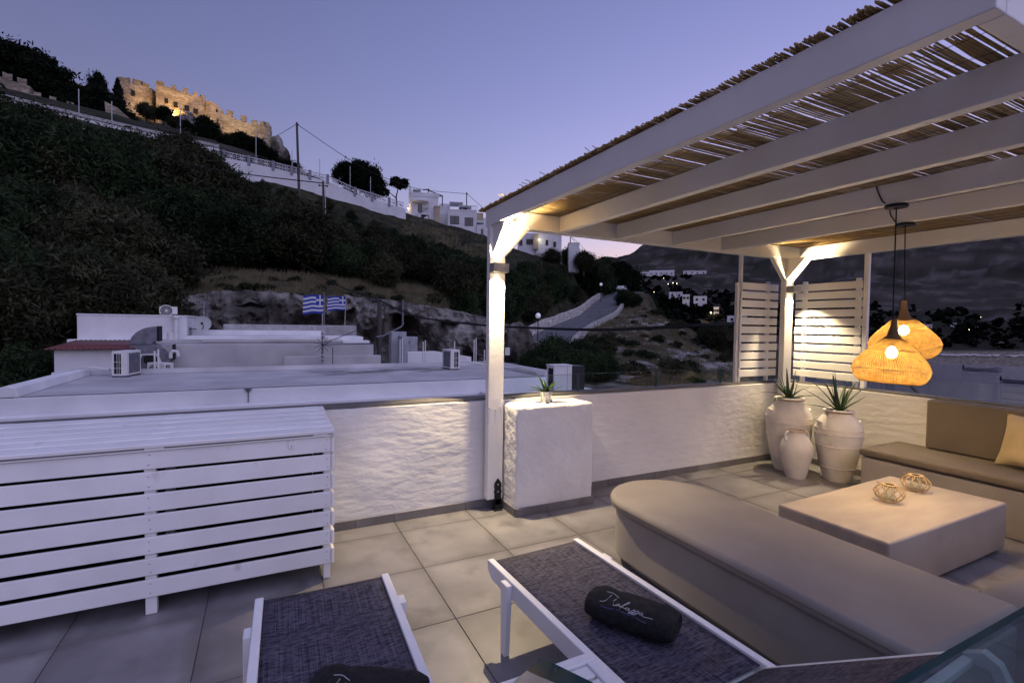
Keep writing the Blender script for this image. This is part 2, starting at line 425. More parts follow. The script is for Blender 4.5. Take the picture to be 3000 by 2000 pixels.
_azs = np.array([c[0] for c in TERRAIN])
def _prof(c, D):
    d = np.array([p[0] for p in c[1]]); z = np.array([p[1] for p in c[1]])
    return np.interp(np.log(D), np.log(d), z)
def fbm(x, y, s, o=4, seed=0.0):
    return noise.fractal(Vector((x * s, y * s, seed)), .9, 2.1, o)
def ground_raw(az, D):
    az = min(max(az, _azs[0]), _azs[-1] - 1e-6)
    i = int(np.searchsorted(_azs, az, 'right') - 1); i = min(max(i, 0), len(_azs) - 2)
    t = (az - _azs[i]) / (_azs[i + 1] - _azs[i])
    return float(_prof(TERRAIN[i], D) * (1 - t) + _prof(TERRAIN[i + 1], D) * t)
def spline(P, n):
    out = []
    for i in range(len(P) - 1):
        p0, p1, p2, p3 = (Vector(P[max(i - 1, 0)]), Vector(P[i]), Vector(P[i + 1]), Vector(P[min(i + 2, len(P) - 1)]))
        for s in range(n):
            t = s / n; out.append(.5 * (2 * p1 + (p2 - p0) * t + (2 * p0 - 5 * p1 + 4 * p2 - p3) * t * t + (3 * p1 - p0 - 3 * p2 + p3) * t ** 3))
    out.append(Vector(P[-1])); return out
# centre line of the village road that climbs past the mound
RD = [(13.6, 31.0, -1.75), (16.2, 33.6, -1.55), (19.5, 36.6, -1.3), (23.2, 40.6, -.75), (28.0, 46.0, .25), (33.6, 51.4, 1.35), (39.0, 55.6, 2.35), (44.6, 60.6, 3.3), (49.5, 65.6, 4.35), (54.6, 71.2, 5.5), (60.5, 77.4, 6.8), (66.5, 83.8, 8.0), (72.5, 90.0, 9.1), (79, 96.5, 10.1), (87, 102, 10.6)]
RS = spline(RD, 6)
_rs = np.array([tuple(p) for p in RS])
def road_cut(x, y, z):
    d2 = (_rs[:, 0] - x) ** 2 + (_rs[:, 1] - y) ** 2; i = int(np.argmin(d2)); d = math.sqrt(d2[i])
    if d > 8.5: return z
    w = 1.0 if d < 3.2 else 1 - (d - 3.2) / 5.3; w = w * w * (3 - 2 * w)
    return z * (1 - w) + (_rs[i, 2] - .22) * w
def ground(x, y):
    D = math.hypot(x, y); az = math.degrees(math.atan2(x, y)); z = ground_raw(az, D)
    return road_cut(x, y, z) if 28 < D < 140 and 18 < az < 46 else z

def build_terrain():
    azs = np.concatenate([np.arange(-42, 18, .5), np.arange(18, 78, .28), np.arange(78, 100.1, .6)])
    Ds = np.concatenate([np.arange(6, 24, 1.5), np.arange(24, 90, 1.0), np.exp(np.linspace(math.log(90), math.log(4500), 110))])
    na, nd = len(azs), len(Ds)
    Z = np.zeros((na, nd)); P = np.array([_prof(c, Ds) for c in TERRAIN])
    for j in range(nd): Z[:, j] = np.interp(azs, _azs, P[:, j])
    vs = np.zeros((na * nd, 3)); cols = np.zeros((na * nd, 4)); cols[:, 3] = 1
    k = 0
    for i, a in enumerate(azs):
        sa, ca = math.sin(R(a)), math.cos(R(a))
        for j, D in enumerate(Ds):
            x, y = D * sa, D * ca; z = Z[i, j]
            if D < 24: amp = 0.1
            elif D < 100: amp = .28
            else: amp = min(.0075 * D, 14)
            if -10.6 < z < -5 and D > 200: amp = .12
            n1 = fbm(x, y, .35 if D < 100 else (.05 if D < 400 else .016), 6)
            z += amp * n1
            if 28 < D < 140 and 18 < a < 46: z = road_cut(x, y, z)
            if D > 300: z += min(.02 * (D - 300), 16) * (fbm(x, y, 1 / 170, 5, 4.0))
            vs[k] = (x, y, z)
            # natural ground cover: dry grass, dark scrub, rock, sand
            g = fbm(x, y, .22, 4, 7.0); s = fbm(x, y, .09 if D < 130 else .012, 6, 3.0)
            dry = np.array((.072, .063, .040)); scr = np.array((.020, .022, .014)); rk = np.array((.19, .175, .16))
            if D < 130:
                w = min(max(.5 + 1.1 * s, 0), 1)
                if a < 36 and D > 46: w = w * .25
                c = scr * (1 - w) + dry * w * (1 + .5 * g)
                if a > 34 and D < 82:
                    rw = min(max((fbm(x * .5 + y * .4, y, .38, 5, 9.0) - .10) * 4, 0), 1); c = c * (1 - rw) + rk * rw
            else:
                w = min(max(.42 + .9 * s, 0), 1)
                c = scr * .8 * (1 - w) + np.array((.045, .037, .031)) * w
                rw = min(max((fbm(x, y, .045, 6, 2.0) - .10) * 3.0, 0), 1) * (.7 if D > 300 else .35)
                c = c * (1 - rw) + np.array((.10, .088, .080)) * rw
            if a > 54 and D > 225 and D < 262 and z < -5.2: c = np.array((.17, .145, .12)) * (1 + .12 * g)
            cols[k, :3] = np.clip(c, .004, 1)
            k += 1
    idx = np.arange(na * nd).reshape(na, nd)
    q = np.stack([idx[:-1, :-1], idx[:-1, 1:], idx[1:, 1:], idx[1:, :-1]], -1).reshape(-1, 4)
    me = bpy.data.meshes.new('hillside_terrain')
    me.from_pydata(vs.tolist(), [], q.tolist())
    ca_ = me.color_attributes.new('cover', 'FLOAT_COLOR', 'POINT')
    ca_.data.foreach_set('color', cols.ravel())
    me.polygons.foreach_set('use_smooth', [True] * len(me.polygons))
    m = mat('ground_cover', (.1, .1, .1), rough=.95, bump=.5, bscale=1.4, coord='World', bdist=.25, spec=.05)
    N, L = m.node_tree.nodes, m.node_tree.links
    at = N.new('ShaderNodeAttribute'); at.attribute_name = 'cover'
    nz = N.new('ShaderNodeTexNoise'); nz.inputs['Scale'].default_value = 1.1; nz.inputs['Detail'].default_value = 8
    g = N.new('ShaderNodeNewGeometry'); L.new(g.outputs['Position'], nz.inputs['Vector'])
    mr = N.new('ShaderNodeMapRange'); mr.inputs[1].default_value = .3; mr.inputs[2].default_value = .7; mr.inputs[3].default_value = .45; mr.inputs[4].default_value = 1.6
    L.new(nz.outputs[0], mr.inputs[0])
    mx = N.new('ShaderNodeMixRGB'); mx.blend_type = 'MULTIPLY'; mx.inputs[0].default_value = 1
    L.new(at.outputs['Color'], mx.inputs[1]); L.new(mr.outputs[0], mx.inputs[2])
    L.new(mx.outputs[0], N['Principled BSDF'].inputs['Base Color'])
    me.materials.append(m); me.update()
    o = bpy.data.objects.new('hillside_terrain', me); COL.objects.link(o)
    struct(o)
build_terrain()

# base ground to the horizon and the bay
gm = mat('distant_earth', (.03, .03, .025), (.05, .045, .035), .01, .95, coord='World')
struct(box('ground', -6000, 6000, -6000, 6000, -16, -15, gm))
sea = mat('sea_water', (.030, .036, .048), rough=.16, bump=.7, bscale=1.0, coord='World', spec=.6, stretch=(.50, .20, 1), bdist=.35)
_n = [n for n in sea.node_tree.nodes if n.type == 'MAPPING'][0]
_n.inputs['Rotation'].default_value = (0, 0, R(-62))
_n.inputs['Scale'].default_value = (1.0, .22, 1)
struct(MB().quad((15, -2500, -10), (2500, -2500, -10), (2500, 900, -10), (15, 900, -10)).build('sea', sea))

# ---------------------------------------------------------------- roof terrace: slab, tiles, walls
floor = struct(box('terrace_floor', -4.2, 5.95, -1.6, 4.08, -.30, -.006, GROUT))
XL = [.91 + .605 * k for k in range(-9, 9)]
YL = [3.665 - .61 * k for k in range(-1, 9)]
me_full = MB().box(.002, .603, .002, .608, -.006, 0).mesh('tile', TILE)
for i in range(len(XL)):
    for j in range(len(YL)):
        x0, y1 = XL[i], YL[j]; x1, y0 = x0 + .605, y1 - .61
        a0, a1, b0, b1 = max(x0, -4.15), min(x1, 5.75), max(y0, -1.55), min(y1, 3.88)
        if a1 - a0 < .03 or b1 - b0 < .03: continue
        if abs(a1 - a0 - .605) < 1e-6 and abs(b1 - b0 - .61) < 1e-6:
            t = piece('tile', me_full, floor, (a0, b0, 0))
        else:
            t = piece('tile', MB().box(.002, a1 - a0 - .002, .002, b1 - b0 - .002, -.006, 0).mesh('tile', TILE), floor, (a0, b0, 0))
        bev(t, .0015, 1)
# the building under the terrace
bld = struct(box('terrace_building', -4.2, 5.94, -7, 4.07, -12, -.302, PLASTER))

def wavy_wall(name, x0, x1, y0, y1, z1, along, parent, m, amp=.006):
    """stuccoed wall slab with a slightly uneven inner face and top edge"""
    mb = MB(); L = (x1 - x0) if along == 'x' else (y1 - y0)
    n = max(4, int(L / .07)); k = 13
    vs, fs = [], []
    for i in range(n + 1):
        t = L * i / n
        for j in range(k + 1):
            z = z1 * j / k
            a = amp * noise.noise(Vector((t * 3, z * 4.5, 3.3))) + amp * .6 * noise.noise(Vector((t * 9, z * 12, 1.3)))
            zz = z + (amp * .8 * noise.noise(Vector((t * 5, 0, 8))) if j == k else 0)
            vs.append((x0 + t, y0 + a, zz) if along == 'x' else (x0 + a, y0 + t, zz))
    for i in range(n):
        for j in range(k):
            a = i * (k + 1) + j; fs.append((a, a + k + 1, a + k + 2, a + 1))
    mb.add(vs, fs)
    o = len(mb.v)
    # back, top and ends
    if along == 'x':
        mb.add([(x0, y1, 0), (x1, y1, 0), (x1, y1, z1), (x0, y1, z1)], [(0, 1, 2, 3)])
        top = [(i * (k + 1) + k) for i in range(n + 1)]
        e = mb.v
        for i in range(n):
            p, q = e[top[i]], e[top[i + 1]]
            mb.add([p, q, (q[0], y1, z1), (p[0], y1, z1)], [(0, 1, 2, 3)])
        mb.box(x0, x0 + .004, y0 + amp * 2, y1 - .001, 0, z1 - .001); mb.box(x1 - .004, x1, y0 + amp * 2, y1 - .001, 0, z1 - .001)
    else:
        mb.add([(x1, y0, 0), (x1, y1, 0), (x1, y1, z1), (x1, y0, z1)], [(0, 1, 2, 3)])
        top = [(i * (k + 1) + k) for i in range(n + 1)]
        e = mb.v
        for i in range(n):
            p, q = e[top[i]], e[top[i + 1]]
            mb.add([p, q, (x1, q[1], z1), (x1, p[1], z1)], [(0, 1, 2, 3)])
        mb.box(x0 + amp * 2, x1 - .001, y0, y0 + .004, 0, z1 - .001); mb.box(x0 + amp * 2, x1 - .001, y1 - .004, y1, 0, z1 - .001)
    return mb.build(name, m, parent, smooth=50)

back = thing('parapet_wall', 'long white stuccoed parapet wall behind the pergola post with grey coping', 'wall', (0, 3.88, 0))
wavy_wall('stucco_face', -4.2, 5.94, 3.882, 4.07, .92, 'x', back, STUCCO)
box('coping', -4.2, 5.93, 3.925, 4.075, .922, .945, CAP, back, bevel=.004)
x = -4.15
jt = [-4.18, -3.63, -3.02, -2.42, -1.81, -1.21, -.60, 0.005, .61, .91, 1.515, 1.833]
jt2 = [2.605, 3.02, 3.63, 4.235, 4.84, 5.15, 5.745]
for row in (jt, jt2):
    for a, b in zip(row[:-1], row[1:]):
        piece('baseboard_tile', MB().box(.0015, b - a - .0015, 0, .012, .001, .068).mesh('baseboard_tile', TILE), back, (a, 3.868, 0), bevel=.0015)
right = thing('parapet_wall', 'white stuccoed parapet wall behind the long sofa on the sea side', 'wall', (5.75, 1.2, 0))
wavy_wall('stucco_face', 5.752, 5.94, -1.6, 3.868, .92, 'y', right, STUCCO)
box('coping', 5.79, 5.945, -1.6, 3.92, .922, .945, CAP, right, bevel=.004)
for k in range(3):
    piece('baseboard_tile', MB().box(0, .012, .0015, .4 - .0015, .001, .068).mesh('baseboard_tile', TILE), right, (5.738, 3.868 - .4 * (k + 1), 0), bevel=.0015)
# stuccoed pier beside the post
pier = thing('wall_pier', 'low white stuccoed pier beside the pergola post with a potted plant on top', 'pier', (2.22, 3.72, 0))
def pier_mesh():
    mb = MB(); n = 22
    bm = bmesh.new(); bmesh.ops.create_cube(bm, size=1)
    for v in bm.verts: v.co = Vector((2.22 + v.co.x * .77, 3.712 + v.co.y * .31, .4525 + v.co.z * .905))
    bmesh.ops.bevel(bm, geom=[e for e in bm.edges], offset=.022, segments=3, profile=.5, affect='EDGES')
    bmesh.ops.subdivide_edges(bm, edges=[e for e in bm.edges if e.calc_length() > .2], cuts=14, use_grid_fill=True)
    for v in bm.verts:
        d = noise.noise_vector(v.co * 9) * .005 + noise.noise_vector(v.co * 28) * .0025
        v.co += d
    me = bpy.data.meshes.new('stucco_body'); bm.to_mesh(me); bm.free()
    for p in me.polygons: p.use_smooth = True
    me.materials.append(STUCCO2); return me
piece('stucco_body', pier_mesh(), pier, world_of(pier) * 0)
pier.children[0].location = -Vector(pier.location)
for a, b in ((1.826, 2.135), (2.135, 2.614)):
    piece('baseboard_tile', MB().box(.0015, b - a - .0015, 0, .013, .001, .07).mesh('baseboard_tile', TILE), pier, (a, 3.540, 0), bevel=.0015)
piece('baseboard_tile', MB().box(0, .012, 0, .31, .001, .07).mesh('baseboard_tile', TILE), pier, (1.823, 3.555, 0), bevel=.0015)
piece('baseboard_tile', MB().box(0, .012, 0, .31, .001, .07).mesh('baseboard_tile', TILE), pier, (2.606, 3.555, 0), bevel=.0015)

# frameless glass wind breaks standing on the copings
g1 = thing('glass_railing', 'clear frameless glass wind break standing on the parapet behind the pier', 'glass railing', (3.6, 3.99, .945))
for a, b in ((1.86, 2.722), (2.732, 3.722), (3.732, 4.70), (4.71, 5.48)):
    p = piece('glass_pane', MB().box(0, b - a, 0, .010, 0, .165).mesh('glass_pane', GLASS), g1, (a, 3.985, .945))
    e = MB().box(0, b - a, .0005, .0095, .1655, .1675).mesh('glass_top_edge', GLASSE); piece('glass_top_edge', e, p, (a, 3.985, .945))
    for xx in (a, b - .004):
        piece('glass_side_edge', MB().box(0, .003, -.001, .011, 0, .165).mesh('glass_side_edge', GLASSE), p, (xx, 3.985, .945))
g2 = thing('glass_railing', 'clear frameless glass wind break above the sofa on the sea side', 'glass railing', (5.87, 2, .945))
for a, b in ((-1.5, .2), (.21, 1.95), (1.96, 3.6)):
    p = piece('glass_pane', MB().box(0, .010, 0, b - a, 0, .165).mesh('glass_pane', GLASS), g2, (5.865, a, .945))
    piece('glass_top_edge', MB().box(.0005, .0095, 0, b - a, .1655, .1675).mesh('glass_top_edge', GLASS), p, (5.865, a, .945))
# tall glass balustrade right in front of the photographer
g3 = thing('glass_balustrade', 'dark edged glass balustrade panel in the near right corner', 'glass balustrade', (2.2, .42, 0))
p = piece('glass_pane', MB().box(0, 2.3, 0, .012, 0, 1.0).mesh('glass_pane', GLASSD), g3, (.75, .41, 0))
piece('glass_top_edge', MB().box(0, 2.3, -.0005, .0125, 1.0, 1.003).mesh('glass_top_edge', TEAL), p, (.75, .41, 0))

# ---------------------------------------------------------------- pergola
perg = thing('pergola', 'white timber pergola with a reed mat roof over the seating corner', 'pergola', (1.74, 3.79, 0))
box('post', 1.668, 1.812, 3.762, 3.828, .095, 2.408, PAINTB, perg, bevel=.007)
box('post', 5.492, 5.640, 3.762, 3.828, .0, 2.408, PAINTB, perg, bevel=.007)
ZB0, ZB1 = 2.41, 2.55
box('edge_beam', 1.675, 1.732, .60, 3.88, ZB0, ZB1, PAINTB, perg, bevel=.004)
box('edge_beam', 5.742, 5.86, .60, 3.88, ZB0, ZB1, PAINTB, perg, bevel=.004)
box('edge_beam', 1.7345, 5.7395, 3.765, 3.88, ZB0, ZB1, PAINTB, perg, bevel=.004)
box('edge_beam', 1.7345, 5.7395, .60, .66, ZB0, ZB1, PAINTB, perg, bevel=.004)
for x in (2.34, 2.98, 3.69, 4.39, 5.05):
    box('rafter', x, x + .062, .6625, 3.7625, ZB0 + .001, ZB1 - .002, PAINTB, perg, bevel=.004)
def brace(p, q, t, axis):
    """knee brace: triangular timber plate with a sloping face"""
    mb = MB()
    mb.prism([p, q, (p[0] if True else 0, q[1])], t[0], t[1], axis)
    return mb.build('knee_brace', PAINTB, perg, bevel=.003)
# braces in the wall direction (x-z outline extruded in y)
brace((1.8135, 2.155), (2.045, 2.408), (3.768, 3.822), 'y')
brace((5.4905, 2.155), (5.26, 2.408), (3.768, 3.822), 'y')
# braces towards the terrace (y-z outline extruded in x)
brace((3.7605, 2.155), (3.53, 2.408), (1.692, 1.788), 'x')
brace((3.7605, 2.155), (3.53, 2.408), (5.50, 5.63), 'x')
brace((3.8, 2.155), (3.8, 2.156), (5.62, 5.621), 'x')
bpy.data.objects.remove(perg.children[-1])
brk = MB()
brk.box(1.735, 1.795, 3.752, 3.7605, .05, .20); brk.box(1.725, 1.805, 3.735, 3.80, .001, .010); brk.box(1.74, 1.79, 3.752, 3.80, .010, .094)
brk.prism([(1.730, .20), (1.800, .20), (1.795, .235), (1.765, .275), (1.735, .235)], 3.752, 3.7604, 'y')
brk.prism([(1.735, .175), (1.795, .175), (1.802, .16), (1.795, .145), (1.735, .145), (1.728, .16)], 3.7515, 3.7603, 'y')
b = brk.build('post_bracket', BLACKM, perg)
bl = MB()
for z in (.225, .165): bl.lathe([(.0075, 0), (.006, .004)], (0, 0, 0), 10)
me = MB().lathe([(.0075, 0), (.005, .004)], (0, 0, 0), 10).mesh('bolt', STEEL)
for z in (.222, .160): piece('bolt', me, b, (1.765, 3.7512, z), (R(90), 0, 0))
for (xx, zz) in ((1.680, .875), (1.735, .865), (1.785, .885)): piece('bolt', me, perg, (xx, 3.7618, zz), (R(90), 0, 0))
for v in ((1.72, 3.6455, 2.255), (1.715, 3.58, 2.345)): pass
me = MB().lathe([(.009, 0), (.006, .004)], (0, 0, 0), 10).mesh('bolt', STEEL)
piece('bolt', me, perg, (1.74, 3.565, 2.36), (R(137), 0, 0)); piece('bolt', me, perg, (5.53, 3.58, 2.345), (R(137), 0, 0))

def reed_roof():
    mb = MB(); y = .50
    while y < 3.985:
        f = (3.985 - y) / 3.5
        lump = noise.noise(Vector((y * 3.1, 0, 4.0)))
        y += .0066 + .0052 * f + max(0, rnd.gauss(.0010 + .0042 * max(0, lump + .25) * (.35 + f), .0022))
        r = rnd.uniform(.0029, .0046)
        x0 = 1.666 - abs(rnd.gauss(0, .008)); x1 = 5.90 + rnd.uniform(-.02, .06)
        z = 2.561 + rnd.uniform(-.002, .006)
        pts = [(x0, y + rnd.gauss(0, .006), z + rnd.uniform(-.003, .006))]
        for x in (1.80, 2.0, 2.25, 2.7, 3.4, 4.4): pts.append((x, y + rnd.gauss(0, .0036), z + rnd.uniform(-.001, .001)))
        pts.append((x1, y, z))
        mb.tube(pts, [r * .9] + [r * rnd.uniform(.85, 1.12) for _ in range(6)] + [r * .8], 5, True)
        # the overlapping second mat lies further in, and short ends lie over the edge beam
        for s in range(2):
            if rnd.random() < .62:
                xa = rnd.choice((2.09, 2.11, 2.11, 2.74)) + rnd.gauss(0, .012); yy = y + .005 * (s - .3)
                mb.tube([(xa, yy + rnd.gauss(0, .004), z + .0100), (3.5, yy + rnd.gauss(0, .004), z + .0100), (5.9, yy, z + .0100)], r, 5, True)
            yy = y + .004 * (s + .2); mb.tube([(1.668 - abs(rnd.gauss(0, .009)), yy + rnd.gauss(0, .003), z + .008 + .004 * s), (1.735, yy, z + .008 + .003 * s)], r, 5, True)
    for _ in range(9):
        yy = rnd.uniform(.6, 3.9); a = rnd.uniform(-.5, .5)
        mb.tube([(1.70, yy, 2.572), (1.635 - rnd.random() * .02, yy + a * .05, 2.578 + rnd.random() * .02)], .0026, 4)
    stuff(mb.build('reed_mat', REED, perg))
    w = MB()
    x = 1.775
    while x < 5.9:
        pts = []; y = .52
        while y < 3.98:
            pts.append((x + rnd.gauss(0, .003), y, 2.5545 + rnd.uniform(-.001, .002))); y += .06
        w.tube(pts, .0011, 4); x += .165
    stuff(w.build('binding_wire', WIRE, perg))
reed_roof()

# ---------------------------------------------------------------- slatted screens in the corner
sc1 = thing('privacy_screen', 'white slatted screen left of the far corner post, facing the hill', 'screen', (5.2, 3.95, .945))
for k in range(11):
    z0 = 1.010 + .1025 * k
    piece('slat', MB().box(0, .66, 0, .016, 0, .082).mesh('slat', PAINTB), sc1, (4.945 + rnd.uniform(-.006, .006), 3.936, z0), bevel=.003)
box('upright', 4.95, 4.992, 3.953, 3.985, .946, 2.53, PAINTB, sc1, bevel=.003)
box('upright', 5.44, 5.482, 3.953, 3.985, .946, 2.15, PAINTB, sc1, bevel=.003)
box('side_board', 4.905, 4.943, 3.955, 3.988, .946, 2.11, PAINTB, sc1, bevel=.003)
sc2 = thing('privacy_screen', 'white slatted screen right of the far corner post, facing the bay', 'screen', (5.8, 3.45, .945))
for k in range(11):
    z0 = 1.010 + .1025 * k
    piece('slat', MB().box(0, .016, 0, .755, 0, .082).mesh('slat', PAINTB), sc2, (5.795, 3.085 + rnd.uniform(-.006, .006), z0), bevel=.003)
box('upright', 5.8125, 5.85, 3.12, 3.165, .946, 2.15, PAINTB, sc2, bevel=.003)
box('upright', 5.8125, 5.85, 3.72, 3.765, .946, 2.15, PAINTB, sc2, bevel=.003)
box('upright', 5.80, 5.845, 3.035, 3.080, .946, 2.409, PAINTB, sc2, bevel=.003)

# ---------------------------------------------------------------- wall lamps on the posts
WARM = (1.0, .78, .46)
def sconce(label, x0, x1, yb, zc, pw):
    t = thing('wall_lamp', label, 'wall lamp', ((x0 + x1) / 2, yb, zc), 'up and down lamps on the pergola posts')
    m = MB(); z0, z1 = zc - .036, zc + .036; y0 = yb - .095
    m.box(x0, x1, y0, y0 + .003, z0, z1); m.box(x0, x0 + .003, y0 + .003, yb - .001, z0, z1); m.box(x1 - .003, x1, y0 + .003, yb - .001, z0, z1)
    m.box(x0 + .003, x1 - .003, yb - .012, yb - .001, z0 + .004, z1 - .004); m.box(x0 + .003, x1 - .003, y0 + .003, yb - .012, zc - .008, zc + .008)
    m.build('housing', GREYM, t)
    xm = (x0 + x1) / 2
    for s in (-1, 1):
        MB().lathe([(.022, 0), (.022, .003)], (xm, yb - .045, zc + s * .012 - .0015), 16).build('lens', LENS, t)
        lamp(t, 'SPOT', (xm, yb - .045, zc + s * .020), pw, WARM, .012, aim((0, -.16, s)), 96, .55)
        lamp(t, 'SPOT', (xm, yb - .018, zc + s * .022), 6.5, WARM, .004, aim((0, .10, s)), 40, .25)
    return t
sconce('grey wall lamp lighting the near left pergola post', 1.664, 1.800, 3.760, 2.052, 44)
sconce('grey wall lamp lighting the far corner pergola post', 5.500, 5.632, 3.760, 2.046, 24)

# ---------------------------------------------------------------- rattan pendant lamps
def shade_mesh(prof, n=96):
    """open weave: hoops and two families of slanting strands following the lathe profile"""
    mb = MB()
    P = []
    for i in range(len(prof) - 1):
        for s in range(6):
            t = s / 6; P.append((prof[i][0] * (1 - t) + prof[i + 1][0] * t, prof[i][1] * (1 - t) + prof[i + 1][1] * t))
    P.append(prof[-1])
    L = [0]
    for a, b in zip(P[:-1], P[1:]): L.append(L[-1] + math.hypot(b[0] - a[0], b[1] - a[1]))
    def at(s):
        r = np.interp(s, L, [p[0] for p in P]); z = np.interp(s, L, [p[1] for p in P]); return r, z
    tot = L[-1]
    def ribbon(pts, w):
        vs = []
        for i, p in enumerate(pts):
            p = Vector(p); q = Vector(pts[min(i + 1, len(pts) - 1)]) - Vector(pts[max(i - 1, 0)])
            nrm = Vector((p.x, p.y, 0)).normalized(); d = q.cross(nrm)
            if d.length < 1e-9: d = Vector((0, 0, 1))
            d = d.normalized() * w; vs += [p - d, p + d]
        mb.add(vs, [(2 * i, 2 * i + 1, 2 * i + 3, 2 * i + 2) for i in range(len(pts) - 1)])
    N = int(tot / .0075)
    for k in range(N):
        r, z = at(tot * (k + .5) / N)
        ribbon([(r * math.cos(2 * PI * j / 40), r * math.sin(2 * PI * j / 40), z) for j in range(41)], .0021)
    for k in range(n):
        for sg in (-1, 1):
            pts = []
            for j in range(22):
                s = tot * j / 21; r, z = at(s); a = 2 * PI * k / n + sg * .35 * s / tot
                pts.append(((r + .001 * sg) * math.cos(a), (r + .001 * sg) * math.sin(a), z))
            ribbon(pts, .0019)
    return mb
PROF = [(.075, .13), (.11, .10), (.155, .055), (.21, -.005), (.252, -.06), (.270, -.115), (.262, -.165), (.235, -.205), (.205, -.225)]
def pendant(label, top, zc, tilt=(0, 0), hang=(0, 0), r=1.0):
    t = thing('pendant_lamp', label, 'pendant lamp', (top[0], top[1], top[2]), 'rattan pendant lamps over the table')
    MB().lathe([(.062, -.022), (.064, -.018), (.064, -.002), (.060, 0)], top, 28).build('ceiling_canopy', BLACKM, t, smooth=40)
    MB().tube([(top[0], top[1], top[2] - .03), (top[0], top[1], top[2] - .022)], .012, 10).build('cord_grip', BLACKM, t)
    c = Vector((top[0] + hang[0], top[1] + hang[1], zc))
    MB().tube([(top[0], top[1], top[2] - .03), (c.x * .5 + top[0] * .5, c.y * .5 + top[1] * .5, (top[2] + c.z) / 2), (c.x, c.y, c.z + .235)], .0042, 8).build('cord', CORD, t)
    sh = piece('lamp_shade', shade_mesh(PROF).mesh('lamp_shade', RATTAN), t, c, (tilt[0], tilt[1], 0))
    sh.scale = (r, r, .82)
    nk = MB().lathe([(.078, .128), (.060, .138), (.042, .165), (.030, .205), (.022, .255), (.018, .30)], (0, 0, 0), 28, False).mesh('neck', RATTAND)
    def sub(n, me, s=0):
        o = bpy.data.objects.new(n, me); COL.objects.link(o); o.parent = sh
        if s:
            for p in me.polygons: p.use_smooth = True
        return o
    sub('neck', nk, 1)
    hp = MB()
    for rr, zz in ((.269, -.118), (.208, -.224), (.176, .036)):
        hp.tube([((rr + .002) * math.cos(2 * PI * j / 48), (rr + .002) * math.sin(2 * PI * j / 48), zz) for j in range(49)], .0030, 5, False)
    sub('hoop', hp.mesh('hoop', RATTAND))
    sub('bulb', MB().lathe([(.008, .075), (.030, .055), (.040, .03), (.042, .01), (.030, -.015), (.006, -.026)], (0, 0, 0), 20).mesh('bulb', BULB), 1)
    sub('bulb_holder', MB().lathe([(.018, .076), (.018, .12)], (0, 0, 0), 14).mesh('bulb_holder', BLACKM))
    l = lamp(t, 'POINT', c + Vector((0, 0, -.05)), 6.5, (1.0, .67, .30), .06)
    return t
pendant('rattan pendant lamp hanging lowest and nearest over the coffee table', (3.735, 1.80, 2.412), 1.415, hang=(.01, .0), tilt=(R(1), R(3)), r=.80)
pendant('rattan pendant lamp hanging higher and swung aside behind the nearer lamp', (4.44, 2.075, 2.412), 1.565, hang=(.02, -.01), tilt=(R(3), R(-9)), r=.86)
for (p, q) in (((3.735, 1.86, 2.535), (3.735, 1.80, 2.414)), ((4.43, 2.13, 2.535), (4.44, 2.075, 2.414))):
    pass
cb = MB().tube([(3.683, 1.90, 2.549), (3.682, 1.885, 2.50), (3.684, 1.86, 2.44), (3.70, 1.83, 2.409), (3.735, 1.80, 2.4105)], .004, 6).build('supply_cable', CORD)
tag(cb, 'short black cable running down the rafter to the nearer lamp canopy', 'cable', 'cables feeding the pendant lamps')
cb = MB().tube([(4.383, 2.16, 2.54), (4.383, 2.15, 2.48), (4.385, 2.12, 2.43), (4.40, 2.10, 2.409), (4.44, 2.075, 2.4105)], .004, 6).build('supply_cable', CORD)
tag(cb, 'short black cable running down the rafter to the farther lamp canopy', 'cable', 'cables feeding the pendant lamps')

# ---------------------------------------------------------------- slatted storage cupboard
cup = thing('storage_cupboard', 'white slatted timber cupboard standing against the left wall', 'cupboard', (-1.0, 3.5, 0))
FR = [(.791, .887), (.676, .775), (.563, .658), (.447, .546), (.334, .425), (.220, .309), (.101, .195)]
XA, XB = -2.9, .352
for a, b in FR:
    piece('slat', MB().box(0, XB - XA, 0, .018, 0, b - a).mesh('slat', PAINT), cup, (XA, 3.158 + rnd.uniform(-.001, .001), a), bevel=.003)
for a, b in FR:
    piece('side_slat', MB().box(0, .018, 0, .66, 0, b - a).mesh('side_slat', PAINT), cup, (.354 + rnd.uniform(0, .003), 3.162, a - .004), bevel=.003)
for xl, xr in ((.312, .352), (-.582, -.530), (-1.50, -1.45), (-2.40, -2.35)):
    box('leg', xl, xr, 3.1775, 3.222, .001, .889, PAINT, cup, bevel=.003)
for xl, xr in ((.312, .352), (-.582, -.530), (-1.50, -1.45)):
    box('leg', xl, xr, 3.78, 3.822, .001, .889, PAINT, cup, bevel=.003)
box('bottom_rail', -2.9, -.583, 3.50, 3.545, .045, .085, PAINT, cup, bevel=.003)
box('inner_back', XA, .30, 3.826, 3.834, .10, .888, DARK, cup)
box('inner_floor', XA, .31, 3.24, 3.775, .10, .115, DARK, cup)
box('inner_side', .300, .3105, 3.224, 3.776, .116, .88, DARK, cup)
